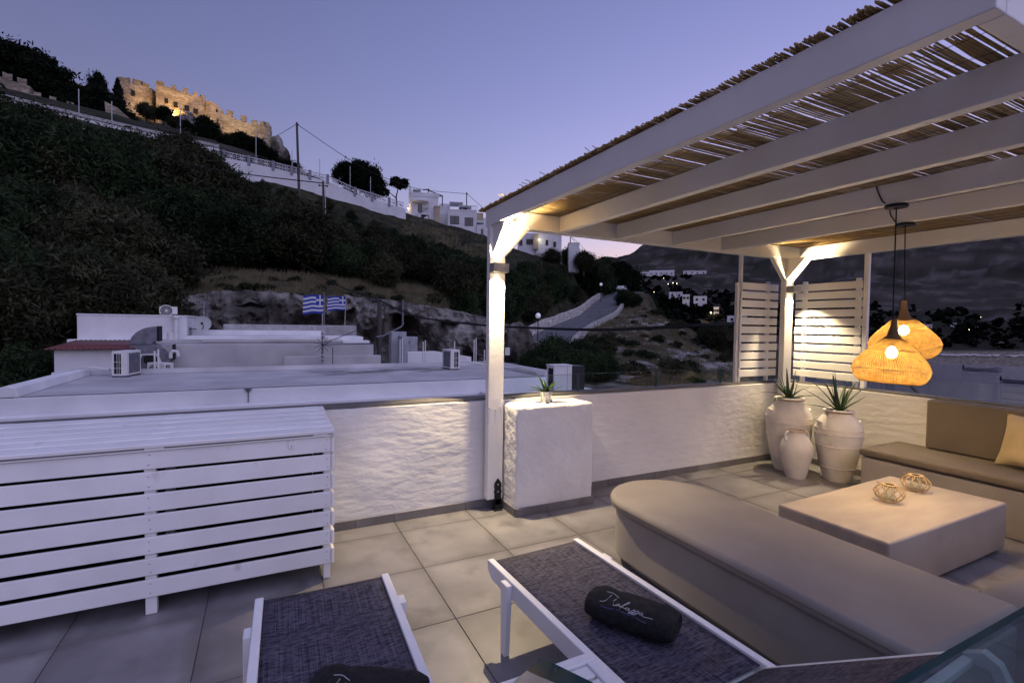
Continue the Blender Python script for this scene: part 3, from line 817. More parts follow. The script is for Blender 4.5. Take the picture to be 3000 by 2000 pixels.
def lid(x0, x1):
    """slightly sloping lid: battens and slats on a thin board"""
    l = box('lid', x0, x1, 3.145, 3.845, .890, .8965, PAINT, cup, bevel=.002)
    n = 6; w = .70 / n; gap = .028
    for k in range(n):
        y0 = 3.143 + w * k
        piece('lid_slat', MB().box(0, x1 - x0, 0, w - gap, 0, .022).mesh('lid_slat', PAINT), l, (x0, y0, .9055), bevel=.004)
    for xx in (x0 + .02, (x0 + x1) / 2 - .05, x1 - .12):
        box('batten', xx, xx + .085, 3.15, 3.84, .8970, .9225, PAINT, l)
    al = math.atan2(.046, .70); pv = Vector((0, 3.145, .893)) - world_of(cup); rm = Matrix.Rotation(al, 3, 'X')
    l.location = pv - rm @ pv; l.rotation_euler = (al, 0, 0)
lid(-1.42, .372); lid(-2.95, -1.432)
hm = MB().box(0, .034, 0, .004, 0, .062).mesh('hinge', PAINT)
for xx in (.115, -1.445):
    h = piece('hinge', hm, cup, (xx, 3.1525, .832), bevel=.0015)
    sm = MB().lathe([(.004, 0), (.003, .002)], (0, 0, 0), 8).mesh('screw', STEEL)
    for dx, dz in ((.008, .05), (.026, .05), (.017, .015)): piece('screw', sm, h, (xx + dx, 3.1523, .832 + dz), (R(90), 0, 0))
sm = MB().lathe([(.0030, 0), (.0022, .0012)], (0, 0, 0), 7).mesh('nail_head', DARK)
nb = MB()
for a, b in FR:
    for xx in (.33, -.556, -1.475):
        for z in (a + .022, b - .022):
            c = (xx + rnd.uniform(-.006, .006), 3.1566, z + rnd.uniform(-.004, .004)); nb.lathe([(.0028, 0), (.002, .001)], (0, 0, 0), 6)
            o = len(nb.v) - 12
            for i in range(o, len(nb.v)): v = nb.v[i]; nb.v[i] = (c[0] + v[0], c[1] - v[2], c[2] + v[1])
stuff(nb.build('nail_heads', DARK, cup))

# ---------------------------------------------------------------- sun loungers
def make_lounger():
    t = thing('sun_lounger', 'x', 'sun lounger', (0, 0, 0), 'white sun loungers with dark woven slings')
    H = .36; HW = .29
    for s in (-1, 1):
        x0, x1 = (-HW, -HW + .034) if s < 0 else (HW - .034, HW)
        m = MB(); m.prism([(0, H - .002), (-.02, H), (-1.93, H), (-1.95, H - .02), (-1.95, H - .085), (-.05, H - .085), (-.005, H - .05)], x0, x1, 'x')
        m.build('side_rail', PAINT, t, bevel=.004)
        for y in (-.24, -1.62):
            xa, xb = (-HW - .030, -HW - .001) if s < 0 else (HW + .001, HW + .030)
            m = MB(); m.prism([(y - .034, H - .010), (y + .034, H - .010), (y + .024, .001), (y - .016, .001)], xa, xb, 'x')
            m.build('leg', PAINT, t, bevel=.004)
    for y in (-.06, -.62, -1.13, -1.90):
        box('cross_bar', -HW + .035, HW - .035, y - .02, y + .02, H - .075, H - .045, PAINT, t, bevel=.003)
    # woven sling, slightly sagging
    m = MB(); nx, ny = 10, 22; vs = []
    for j in range(ny + 1):
        y = -.012 - 1.155 * j / ny
        for i in range(nx + 1):
            u = i / nx * 2 - 1
            vs.append((u * (HW - .035), y, H - .012 - .010 * (1 - u * u) * math.sin(PI * min(1, (j + .6) / ny))))
    m.add(vs, [(j * (nx + 1) + i, j * (nx + 1) + i + 1, (j + 1) * (nx + 1) + i + 1, (j + 1) * (nx + 1) + i) for j in range(ny) for i in range(nx)])
    o = m.build('sling', SLING, t, smooth=60)
    sd = o.modifiers.new('thickness', 'SOLIDIFY'); sd.thickness = .003
    # raised back rest
    a = R(35.5); y0, z0 = -1.20, H + .004; L = .70
    def bp(s, d=0): return (y0 - s * math.cos(a) + d * math.sin(a) * 0, z0 + s * math.sin(a))
    for s in (-1, 1):
        x = s * (HW - .052)
        pts = [bp(0), bp(.2), bp(.45), bp(L - .03), (bp(L)[0] - .012, bp(L)[1] + .004), (bp(L)[0] - .045, bp(L)[1] - .012), (bp(L)[0] - .075, bp(L)[1] - .075)]
        for p, q in zip(pts[:-1], pts[1:]): pass
        m = MB(); ol = [(p[0], p[1]) for p in pts] + [(pts[-1][0] + .03, pts[-1][1] - .005), (pts[-2][0] + .020, pts[-2][1] - .022), (pts[-4][0] + .018, pts[-4][1] - .028), (pts[0][0] + .02, pts[0][1] - .026)]
        m.prism(ol, x - .015, x + .015, 'x'); m.build('back_rail', PAINT, t, bevel=.003)
    m = MB(); vs = []; ny = 12
    for j in range(ny + 1):
        s = .02 + (L - .04) * j / ny; p = bp(s)
        for i in range(nx + 1):
            u = i / nx * 2 - 1; sag = .012 * (1 - u * u) * math.sin(PI * j / ny)
            vs.append((u * (HW - .068), p[0] + .008 + sag * math.sin(a), p[1] - .008 - sag * math.cos(a)))
    m.add(vs, [(j * (nx + 1) + i, j * (nx + 1) + i + 1, (j + 1) * (nx + 1) + i + 1, (j + 1) * (nx + 1) + i) for j in range(ny) for i in range(nx)])
    o = m.build('back_sling', SLING, t, smooth=60)
    sd = o.modifiers.new('thickness', 'SOLIDIFY'); sd.thickness = .003
    p = bp(L - .02); box('back_bar', -HW + .07, HW - .07, p[0] - .012, p[0] + .012, p[1] - .03, p[1] - .010, PAINT, t, bevel=.003)
    return t
lg = make_lounger()
lg.location = (1.318, 2.318, 0); lg.rotation_euler = (0, 0, R(2.2))
lg['label'] = 'white sun lounger next to the curved bench with a lettered black towel on it'
lg2 = dup(lg, (.243, 2.398, 0), R(-1.8), 'white sun lounger in front of the slatted cupboard, cut off by the frame')

# ---------------------------------------------------------------- rolled towels with embroidered lettering
def towel_surface(u, a):
    """u -.5..+.5 along the roll, a angle from the top; a squashed, soft roll"""
    w, h, L = .095, .048, .36
    e = 2.6
    c, s = math.cos(a), math.sin(a)
    x = w * math.copysign(abs(s) ** (2 / e), s); z = h * math.copysign(abs(c) ** (2 / e), c)
    f = 1 - .16 * (abs(u) * 2) ** 6 + .03 * noise.noise(Vector((u * 5, a * 1.2, 2)))
    wob = .006 * noise.noise(Vector((u * 7, a * 1.7, 6)))
    return Vector((u * L, (x + wob) * f, h + (z + wob) * f))
def make_towel():
    t = thing('rolled_towel', 'x', 'towel', (0, 0, 0), 'rolled black towels on the loungers')
    m = MB(); nu, na = 30, 40; vs = []
    for i in range(nu + 1):
        for k in range(na): vs.append(towel_surface(i / nu - .5, 2 * PI * k / na))
    fs = [(i * na + k, i * na + (k + 1) % na, (i + 1) * na + (k + 1) % na, (i + 1) * na + k) for i in range(nu) for k in range(na)]
    # recessed spiral ends
    for e in (0, nu):
        base = e * na; sg = -1 if e == 0 else 1; prev = [base + k for k in range(na)]
        for ring, (sc, dx) in enumerate(((.86, .008), (.74, -.006), (.62, .008), (.48, -.008), (.32, .006), (.14, -.006))):
            cur = []
            for k in range(na):
                p = vs[base + k]; c = Vector((p.x, 0, .048)); q = c + (p - c) * (sc + .05 * math.sin(2 * PI * k / na)); cur.append(len(vs)); vs.append(q + Vector((sg * dx, 0, 0)))
            for k in range(na): fs.append((prev[k], prev[(k + 1) % na], cur[(k + 1) % na], cur[k]))
            prev = cur
        fs.append(tuple(prev))
    m.add(vs, fs)
    o = m.build('roll', BLACKTOWEL, t, smooth=55)
    sb = o.modifiers.new('soft', 'SUBSURF'); sb.levels = 1; sb.render_levels = 1
    # lettering: (u, v) in letter units mapped on the front upper side of the roll
    def mp(u, v): return towel_surface(-.30 + u * .060, -(.66 - v * .20))
    def nrm(p, u, v):
        c = Vector((p.x, 0, .05)); return (p - c).normalized()
    ST = [[(-.2, 3.35), (.6, 3.42), (1.5, 3.30), (2.6, 2.95)],
          [(1.05, 3.05), (.8, 2.1), (.5, 1.0), (.1, .2), (-.35, -.2)],
          [(2.25, 2.55), (2.0, 1.8), (1.65, .8), (1.45, .05), (1.5, .1), (1.8, .85), (2.15, 1.0), (2.3, .6), (2.35, .15), (2.75, .35)],
          [(3.35, .75), (3.0, .75), (2.8, .4), (2.95, .12), (3.3, .35), (3.45, .75), (3.4, .3), (3.6, .1), (3.95, .35), (4.5, 1.3), (4.95, 2.2), (4.8, 2.35), (4.4, 1.4), (4.0, .3), (3.75, -.5)],
          [(3.95, .3), (4.3, .1), (4.75, .3)], [(5.3, .75), (4.95, .72), (4.75, .4), (4.9, .1), (5.25, .35), (5.4, .75), (5.35, .3), (5.55, .08), (5.9, .4), (6.35, .9), (6.4, .5), (6.2, -.1), (5.8, -.7), (5.45, -.75), (5.5, -.45), (6.0, -.05), (6.5, .35),
           (7.0, .9), (7.1, .5), (6.9, -.1), (6.5, -.7), (6.15, -.75), (6.2, -.45), (6.7, -.05), (7.2, .35)],
          [(7.85, .75), (7.5, .72), (7.3, .4), (7.45, .1), (7.8, .35), (7.95, .75), (7.9, .3), (8.1, .08), (8.6, .12), (9.4, .1), (9.9, -.02)]]
    w = MB()
    for st in ST:
        pts = []
        for i in range(len(st) - 1):
            p0, p1, p2, p3 = st[max(i - 1, 0)], st[i], st[i + 1], st[min(i + 2, len(st) - 1)]
            for s in range(5):
                tt = s / 5
                q = [.5 * ((2 * p1[k]) + (-p0[k] + p2[k]) * tt + (2 * p0[k] - 5 * p1[k] + 4 * p2[k] - p3[k]) * tt * tt + (-p0[k] + 3 * p1[k] - 3 * p2[k] + p3[k]) * tt ** 3) for k in (0, 1)]
                p = mp(*q); pts.append(p + nrm(p, *q) * .0022)
        p = mp(*st[-1]); pts.append(p + nrm(p, *st[-1]) * .0022)
        w.tube(pts, .00115, 5)
    w.build('lettering', THREADW, t)
    cu = bpy.data.curves.new('caption', 'FONT'); cu.body = 'LUXURY STUDIOS LINDOS'; cu.size = .62; cu.space_character = 1.08
    tmp = bpy.data.objects.new('caption', cu); COL.objects.link(tmp)
    bpy.context.view_layer.update()
    dg = bpy.context.evaluated_depsgraph_get()
    me = bpy.data.meshes.new_from_object(tmp.evaluated_get(dg)); bpy.data.objects.remove(tmp)
    xs = [v.co.x for v in me.vertices]; sx = 8.8 / max(xs)
    for v in me.vertices:
        u, vv = .2 + v.co.x * sx, -1.62 + v.co.y * 1.15
        p = mp(u, vv); v.co = p + nrm(p, u, vv) * .0025
    me.name = 'caption'; me.materials.clear(); me.materials.append(THREADB)
    o = bpy.data.objects.new('caption', me); COL.objects.link(o); o.parent = t
    return t
tw = make_towel()
tw.location = (1.352, 1.555, .352); tw.rotation_euler = (0, 0, R(-60))
tw['label'] = 'rolled black towel with pale script lettering on the lounger by the bench'
dup(tw, (.285, 1.565, .352), R(-32), 'rolled black towel at the bottom edge on the left lounger')

# ---------------------------------------------------------------- white slatted side table and what lies on it
st = thing('side_table', 'low white slatted side table between the two sun loungers', 'side table', (.80, 1.06, 0))
ZT = .452
X0, X1, Y0, Y1 = .585, 1.003, .72, 1.368
box('frame_board', X0, X1, Y1 - .042, Y1, ZT - .03, ZT, PAINT, st, bevel=.006, segs=3)
box('frame_board', X0, X1, Y0, Y0 + .042, ZT - .03, ZT, PAINT, st, bevel=.006, segs=3)
box('frame_board', X1 - .042, X1, Y0 + .0425, Y1 - .0425, ZT - .03, ZT - .001, PAINT, st, bevel=.005)
box('frame_board', X0, X0 + .042, Y0 + .0425, Y1 - .0425, ZT - .03, ZT - .001, PAINT, st, bevel=.005)
k = 0; y = Y1 - .046
while y - .055 > Y0 + .045:
    piece('slat', MB().box(0, X1 - X0 - .086, 0, .052, 0, .014).mesh('slat', PAINT), st, (X0 + .043, y - .052, ZT - .022), bevel=.003); y -= .064
for xx in (X0 + .005, X1 - .045):
    for yy in (Y0 + .005, Y1 - .045): box('leg', xx, xx + .04, yy, yy + .04, .001, ZT - .031, PAINT, st, bevel=.003)
bk = thing('booklet', 'glossy dark teal booklet with beige printed corner on the side table', 'booklet', (.80, 1.30, ZT))
ang = R(27)
def rot2(px, py, c, a): return (c[0] + px * math.cos(a) - py * math.sin(a), c[1] + px * math.sin(a) + py * math.cos(a))
CB = (.822, 1.398)
o = MB().prism([rot2(a, b, CB, ang) for a, b in ((0, 0), (0, -.30), (-.21, -.30), (-.21, 0))], ZT + .0015, ZT + .016).build('cover', TEAL, bk, bevel=.001)
MB().prism([rot2(a, b, CB, ang) for a, b in ((-.085, -.004), (-.082, -.05), (-.076, -.10), (-.080, -.20), (-.206, -.20), (-.206, -.004))], ZT + .0163, ZT + .0170).build('cover_picture', STONEB, bk)
bs = thing('straw_basket', 'round woven straw basket on the side table at the bottom edge', 'basket', (.90, .905, ZT))
m = MB()
cx, cy = .895, .955
for i in range(24):
    r = .155 - .150 * (i / 24) ** 1.3; z = ZT + .012 + .095 * (1 - (1 - i / 24) ** 2.2)
    m.tube([(cx + r * math.cos(2 * PI * k / 40), cy + r * math.sin(2 * PI * k / 40), z + .0012 * ((k + i) % 2)) for k in range(41)], .0056, 5, False)
m.build('woven_body', STRAW, bs, smooth=60)

# ---------------------------------------------------------------- built-in bench with rounded end, corner seat, sofa
def d_outline(x0, x1, yend, ystart, n=20):
    r = (x1 - x0) / 2; cx = (x0 + x1) / 2; cy = yend - r
    pts = [(x0, ystart), (x1, ystart)]
    for i in range(n + 1):
        a = PI * i / n; pts.append((cx + r * math.cos(a), cy + r * math.sin(a)))
    return pts
bn = thing('bench', 'long taupe bench with rounded end running from the floor centre to the lower right', 'bench', (2.4, 1.8, 0))
MB().prism(d_outline(2.055, 2.76, 2.772, .83), .07, .372, 'z').build('base', CEMENT, bn, smooth=40, bevel=.012, segs=3)
MB().prism(d_outline(2.135, 2.69, 2.70, .86), .001, .069, 'z').build('plinth', CEMENT, bn, smooth=40)
o = MB().prism(d_outline(2.018, 2.790, 2.806, .832, 26), .381, .452, 'z').build('seat_cushion', TAUPE, bn, smooth=60, bevel=.030, segs=5)
pm = MB(); ol = d_outline(2.0165, 2.7915, 2.8075, .831, 26)
pm.tube([(a, b, .424) for a, b in ol] + [(ol[0][0], ol[0][1], .424)], .0022, 5, False)
pm.build('seam', TAUPED, o)
cs = thing('bench', 'taupe corner seat with a thick cushion at the lower right edge', 'bench', (3.9, .7, 0))
box('base', 2.83, 5.05, .30, .955, .001, .372, CEMENT, cs, bevel=.012)
def puffy(x0, x1, y0, y1, z0, z1, name, m, parent, n=14, puff=.03):
    mb = MB(); vs = []; fs = []
    def S2(t): return math.copysign(abs(t) ** .55, t)
    for sgn in (1, -1):
        o = len(vs)
        for j in range(n + 1):
            for i in range(n + 1):
                u, v = i / n * 2 - 1, j / n * 2 - 1
                e = max(0, (1 - u ** 8)) ** .5 * max(0, (1 - v ** 8)) ** .5
                zc = (z0 + z1) / 2; h = (z1 - z0) / 2
                vs.append(((x0 + x1) / 2 + u * (x1 - x0) / 2, (y0 + y1) / 2 + v * (y1 - y0) / 2, zc + sgn * (h * e + (puff * (1 - u * u) * (1 - v * v) if sgn > 0 else 0))))
        for j in range(n):
            for i in range(n):
                a = o + j * (n + 1) + i; fs.append((a, a + 1, a + n + 2, a + n + 1))
    mb.add(vs, fs)
    return mb.build(name, m, parent, smooth=80)
puffy(2.80, 3.95, .32, .992, .374, .462, 'seat_cushion', TAUPE, cs, 18, .015)
puffy(3.96, 5.04, .32, .992, .374, .462, 'seat_cushion', TAUPE, cs, 18, .015)
sf = thing('sofa', 'taupe outdoor sofa along the sea side parapet with a tall back cushion', 'sofa', (5.4, 1.6, 0))
box('base', 5.075, 5.735, -.6, 2.660, .001, .378, CEMENT, sf, bevel=.010)
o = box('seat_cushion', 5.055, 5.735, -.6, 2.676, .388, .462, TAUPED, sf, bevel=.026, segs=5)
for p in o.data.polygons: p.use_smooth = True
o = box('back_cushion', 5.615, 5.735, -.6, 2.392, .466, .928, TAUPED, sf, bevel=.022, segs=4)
for p in o.data.polygons: p.use_smooth = True
def pillow_mesh(s, t, m):
    n = 18; vs = []; fs = []
    for sgn in (1, -1):
        o = len(vs)
        for j in range(n + 1):
            for i in range(n + 1):
                u, v = i / n * 2 - 1, j / n * 2 - 1
                px = u * (1 - .10 * (1 - v * v) * abs(u)) * s / 2; py = v * (1 - .10 * (1 - u * u) * abs(v)) * s / 2
                e = ((1 - u * u) * (1 - v * v)) ** .45
                vs.append((px, py, sgn * t * (e + .10 * noise.noise(Vector((u * 2, v * 2, 3))) * e)))
        for j in range(n):
            for i in range(n):
                a = o + j * (n + 1) + i; fs.append((a, a + 1, a + n + 2, a + n + 1))
    return MB().add(vs, fs).mesh('cushion_cover', m)
pl = thing('throw_pillow', 'square ochre linen pillow leaning on the sofa back', 'pillow', (5.50, 1.62, .685), None)
o = piece('cushion_cover', pillow_mesh(.44, .075, OCHRE), pl, (5.50, 1.62, .685), (R(86), R(0), R(-78)))
for p in o.data.polygons: p.use_smooth = True
o.rotation_euler = (Matrix.Rotation(R(-104), 4, 'Z') @ Matrix.Rotation(R(74), 4, 'X')).to_euler()

# ---------------------------------------------------------------- low block table with two cane lanterns
tb = thing('coffee_table', 'low beige block table standing between the benches', 'coffee table', (3.97, 1.86, 0))
m = MB(); poly = [(3.19, 1.505), (4.745, 1.515), (4.690, 2.235), (3.185, 2.19)]
m.prism(poly, .03, .36, 'z').build('block', TABLEC, tb, smooth=40, bevel=.016, segs=4)
m = MB(); m.prism([(3.23, 1.545), (4.70, 1.555), (4.65, 2.195), (3.225, 2.15)], .001, .0295, 'z').build('plinth', CEMENT, tb)
def make_lantern(loc, label):
    t = thing('cane_lantern', label, 'lantern', loc, 'cane lanterns on the coffee table')
    n = 22
    for k in range(n):
        m = MB(); a0 = 2 * PI * k / n; sg = 1 if k % 2 else -1; pts = []
        for j in range(13):
            s = j / 12; ph = PI * (-.5 + s)
            r = .040 + .052 * math.cos(ph) ** .8 if abs(math.cos(ph)) > 1e-6 else .040
            a = a0 + sg * .62 * (s - .5)
            pts.append((r * math.cos(a), r * math.sin(a),   .006 + .108 * s + .002 * sg))
        m.tube([(loc[0] + p[0], loc[1] + p[1], loc[2] + p[2]) for p in pts], .0030, 5).build('cane_strip', CANE, t)
    MB().lathe([(.030, .115), (.047, .115), (.048, .120), (.030, .121), (.030, .115)], loc, 28, False).build('top_ring', CANE, t)
    MB().lathe([(.030, .108), (.046, .108), (.046, .1145), (.030, .1145), (.030, .108)], loc, 28, False).build('dark_band', BLACKM, t)
    MB().lathe([(.030, .001), (.052, .001), (.052, .006), (.030, .006), (.030, .001)], loc, 28, False).build('foot_ring', CANE, t)
    MB().lathe([(.002, .008), (.036, .008), (.029, .106), (.0275, .106), (.0345, .011), (.002, .0105)], loc, 24, False).build('glass_cup', GLASS, t, smooth=50)
    MB().tube([(loc[0] - .03, loc[1] + .05, loc[2] + .118), (loc[0] - .045, loc[1] + .055, loc[2] + .131), (loc[0] - .035, loc[1] + .062, loc[2] + .123)], .004, 5).build('knot', CANE, t)
make_lantern((3.985, 1.895, .361), 'round cane lantern with glass cup, nearer of two on the block table')
make_lantern((4.435, 1.935, .361), 'round cane lantern with glass cup, closer to the sofa on the block table')

# ---------------------------------------------------------------- pottery jars in the corner
def big_jar(loc, label, h, rmax, tilt=0):
    t = thing('pottery_jar', label, 'jar', loc)
    s, q = h / .80, rmax / .268
    K = [(.150, .0), (.168, .05), (.196, .15), (.226, .27), (.250, .39), (.265, .50), (.266, .57), (.246, .635), (.205, .695), (.168, .735), (.152, .757), (.150, .770)]
    P = [(p.x, p.z) for p in spline([(r, 0, z) for r, z in K], 5)]
    b = MB().lathe([(r * q, z * s) for r, z in P], loc, 48, True).build('body', JAR, t, smooth=60)
    for z in (.155, .40, .535, .59):
        r = float(np.interp(z, [p[1] for p in P], [p[0] for p in P])) * q
        MB().tube([(loc[0] + r * math.cos(2 * PI * k / 48), loc[1] + r * math.sin(2 * PI * k / 48), loc[2] + z * s) for k in range(49)], .0062, 6, False).build('raised_band', JAR, b, smooth=80)
    MB().lathe([(.150 * q, .770 * s), (.172 * q, .772 * s), (.176 * q, .782 * s)], loc, 40, False).build('clay_ring', CLAYRIM, b)
    MB().lathe([(.176 * q, .7822 * s), (.172 * q, .795 * s), (.155 * q, .80 * s), (.140 * q, .795 * s), (.132 * q, .765 * s)], loc, 40, False).build('rim', JAR, t, smooth=50)
    MB().lathe([(.002, .776 * s), (.138 * q, .776 * s)], loc, 24, False).build('soil', SOIL, t)
    for a in (R(-30), R(150)):
        c = Vector((math.cos(a), math.sin(a), 0)); tn = Vector((-c.y, c.x, 0)); L = Vector(loc)
        pts = [L + c * (.228 * q) + tn * w + Vector((0, 0, z * s)) for w, z in ((-.035, .645), (-.03, .655), (0, .668), (.03, .655), (.035, .645))]
        pts = [p + c * d for p, d in zip(pts, (-.02, .012, .022, .012, -.02))]
        MB().tube(pts, [.012, .014, .015, .014, .012], 8).build('lug_handle', JAR, t, smooth=60)
    return t
JA, JB = (5.265, 3.52, 0), (5.385, 3.05, 0)
big_jar(JA, 'tall limewashed jar with aloe standing behind in the parapet corner', .815, .236)
big_jar(JB, 'tall limewashed jar with aloe standing right beside the sofa end', .745, .220)
t = thing('pottery_jar', 'small two handled limewashed jar in front of the tall jars', 'jar', (5.055, 3.285, 0))
L0 = Vector((5.055, 3.285, 0))
q = .87
b = MB().lathe([(r * q, z) for r, z in [(.105, 0), (.115, .02), (.140, .12), (.170, .23), (.183, .30), (.180, .335), (.160, .385), (.125, .43), (.105, .455), (.100, .475), (.104, .49), (.094, .495), (.086, .47), (.082, .40)]], L0, 40, True).build('body', JAR, t, smooth=50)
MB().lathe([(r * q, z) for r, z in [(.094, .4955), (.1045, .4905), (.1055, .4935), (.095, .500), (.088, .495)]], L0, 32, False).build('clay_rim', CLAYRIM, b)
MB().lathe([(.002, .465), (.085 * q, .465)], L0, 24, False).build('dark_inside', DARK, b)
for a in (R(-20), R(160)):
    c = Vector((math.cos(a), math.sin(a), 0))
    pts = [L0 + c * (r * q) + Vector((0, 0, z)) for r, z in ((.098, .485), (.125, .488), (.150, .465), (.157, .43), (.150, .395), (.138, .385))]
    MB().tube(pts, [.013, .014, .013, .013, .014, .015], 8).build('handle', JAR, t, smooth=60)

def leaf_mesh(L, w, bend, elev, thick=.25, flat=False):
    """one succulent leaf growing along +x from the origin"""
    n = 9; vs = []; fs = []; x = z = 0.0; e = elev
    for i in range(n + 1):
        s = i / n
        ww = w * ((1 - s) ** .55 if not flat else math.sin(PI * min(1, .16 + .84 * s)) ** .8 * (1 if s < 1 else 0)) * (1 if s < .98 else .15)
        nx, nz = -math.sin(e), math.cos(e)
        cz = ww * thick
        vs += [(x + nx * cz, -ww, z + nz * cz), (x - nx * cz * .6, 0, z - nz * cz * .6), (x + nx * cz, ww, z + nz * cz), (x + nx * cz * .35, 0, z + nz * cz * .35)]
        x += L / n * math.cos(e); z += L / n * math.sin(e); e += bend / n
    for i in range(n):
        a = i * 4
        for k in range(4): fs.append((a + k, a + (k + 1) % 4, a + 4 + (k + 1) % 4, a + 4 + k))
    fs.append((0, 3, 2, 1))
    return MB().add(vs, fs)
def plant(name, label, loc, leaves, m, w, flat=False, thick=.25):
    t = thing(name, label, 'plant', loc)
    for (az, elev, L, bend) in leaves:
        me = leaf_mesh(L, w * (.8 + .3 * rnd.random()), R(bend), R(elev), thick, flat).mesh('leaf', m)
        for p in me.polygons: p.use_smooth = True
        o = piece('leaf', me, t, Vector(loc) + Vector((math.cos(R(az)) * .018, math.sin(R(az)) * .018, rnd.uniform(-.005, .012))), (0, 0, R(az)))
    return t
# azimuth 0 is +x (away right), 180 left along the wall, -90 towards the terrace
AL = [(150, 55, .36, -15), (120, 72, .34, 10), (70, 80, .36, 6), (-63, 66, .30, 30), (-27, 84, .34, -4), (20, 58, .30, -30), (165, 28, .40, -38), (190, 12, .36, -30), (-40, 26, .32, -40), (-90, 30, .26, -40), (45, 40, .30, -40), (-140, 45, .26, -30), (140, 66, .30, 5), (95, 60, .28, -10), (-10, 40, .30, -40), (175, 45, .30, -25)]
plant('aloe_plant', 'spiky aloe with drooping side leaves growing in the rear corner jar', (JA[0], JA[1], .79), AL, LEAF, .024)
AL2 = [(145, 58, .44, -22), (150, 36, .44, -8), (155, 20, .40, -20), (120, 78, .34, 0), (100, 86, .46, -3), (-30, 80, .34, 4), (-28, 68, .36, -8), (-25, 52, .40, -20), (-20, 28, .34, 0), (60, 74, .40, -4), (-120, 60, .26, 10), (160, 66, .36, -10), (-90, 45, .22, -10), (20, 50, .36, -20), (-45, 74, .30, 0)]
plant('aloe_plant', 'upright spiky aloe growing in the jar beside the sofa', (JB[0], JB[1], .72), AL2, LEAF, .027)

# ---------------------------------------------------------------- small pot on the pier
pt = thing('plant_pot', 'small speckled white pot standing on the stuccoed pier', 'pot', (2.20, 3.715, .9065))
c = (2.20, 3.715, .9065)
POTM = mat('speckled_white_pot', (.16, .155, .15), (.56, .545, .52), 90, .7, .1, 60, contrast=(.36, .46))
MB().lathe([(.040, 0), (.0425, .004), (.053, .095), (.0535, .098), (.049, .098), (.045, .07)], c, 32, True).build('body', POTM, pt, smooth=50)
MB().lathe([(.001, .084), (.048, .084)], c, 20, False).build('soil', SOIL, pt)
PL = [(150, 26, .15, -20), (165, 12, .17, -10), (125, 40, .14, -20), (-30, 30, .14, -20), (-15, 12, .15, -15), (20, 45, .14, -20), (75, 60, .13, -15), (115, 75, .16, -30), (-60, 55, .12, -25), (-140, 30, .13, -25), (-100, 50, .12, -30), (-45, 70, .13, -20), (60, 30, .12, -20), (175, 35, .15, -25), (-20, 50, .15, -25)]
plant('leafy_pot_plant', 'small dark green strap leaved plant in the speckled pot on the pier', (2.20, 3.715, .992), PL, LEAFD, .017, True, .18)

# ---------------------------------------------------------------- neighbouring flat roof just across the lane
nb = thing('neighbour_building', 'low white building with a weathered flat roof across the lane', 'building', (1.5, 15, -8))
box('wall', -4.72, 8.05, 13.10, 17.95, -8, -.012, PLASTER, nb, bevel=.012)
box('roof_surface', -4.5, 7.7, 13.14, 17.7, -.010, .0, ROOFC, nb)
box('wall_ledge', -4.80, 8.2, 12.80, 13.096, -8, -.33, PLASTER, nb, bevel=.04, segs=3)
m = MB(); m.prism([(-4.72, 0.002), (-4.42, 0.002), (-4.46, .20), (-4.60, .24), (-4.72, .20)], 13.11, 17.6, 'y'); m.build('side_parapet', PLASTER, nb, bevel=.02)
m = MB(); m.prism([(7.72, 0.002), (8.04, 0.002), (8.04, .16), (7.80, .19)], 13.11, 17.6, 'y'); m.build('side_parapet', PLASTER, nb, bevel=.02)
m = MB(); m.prism([(17.62, 0.002), (17.94, 0.002), (17.94, .13), (17.70, .15)], -4.70, 8.02, 'x'); m.build('rear_parapet', ROOFC, nb, bevel=.02)
MB().lathe([(.012, -.62), (.012, -.10), (.03, -.075), (.085, .01), (.02, .012)], (-.38, 13.07, -.0), 14).build('rain_hopper', GALV, nb)
# dark damp stain on the roof: thin irregular film
STAIN = mat('damp_stain', (.10, .10, .10), (.22, .215, .21), 2.2, .8, coord='World', stretch=(1, 3.5, 1))
def blot(cx, cy, rx, ry, seed, z):
    pts = []
    for k in range(60):
        a = 2 * PI * k / 60; r = 1 + .55 * noise.noise(Vector((math.cos(a) * 1.5, math.sin(a) * 4, seed))) + .3 * noise.noise(Vector((math.cos(a) * 7, math.sin(a) * 7, seed)))
        pts.append((cx + rx * r * math.cos(a), cy + ry * r * math.sin(a)))
    return pts
sm = MB()
for i in range(46):
    cx = rnd.gauss(3.6, 1.0); cy = rnd.gauss(16.6, .42)
    if cy > 17.3 or cy < 15.2: continue
    sm.add([(x, y, .0035 + i * .00005) for x, y in blot(cx, cy, rnd.uniform(.12, .55), rnd.uniform(.02, .07), i * 3.1, 0)], [tuple(range(60))])
stuff(sm.build('damp_stains', STAIN, nb))
cr = MB(); pts = []
for k in range(60):
    x = -4.4 + 12.1 * k / 59; pts.append((x, 13.16 + .03 * noise.noise(Vector((x, 0, 0))), .003))
cr.tube(pts, .007, 4); stuff(cr.build('edge_crack', DARK, nb))

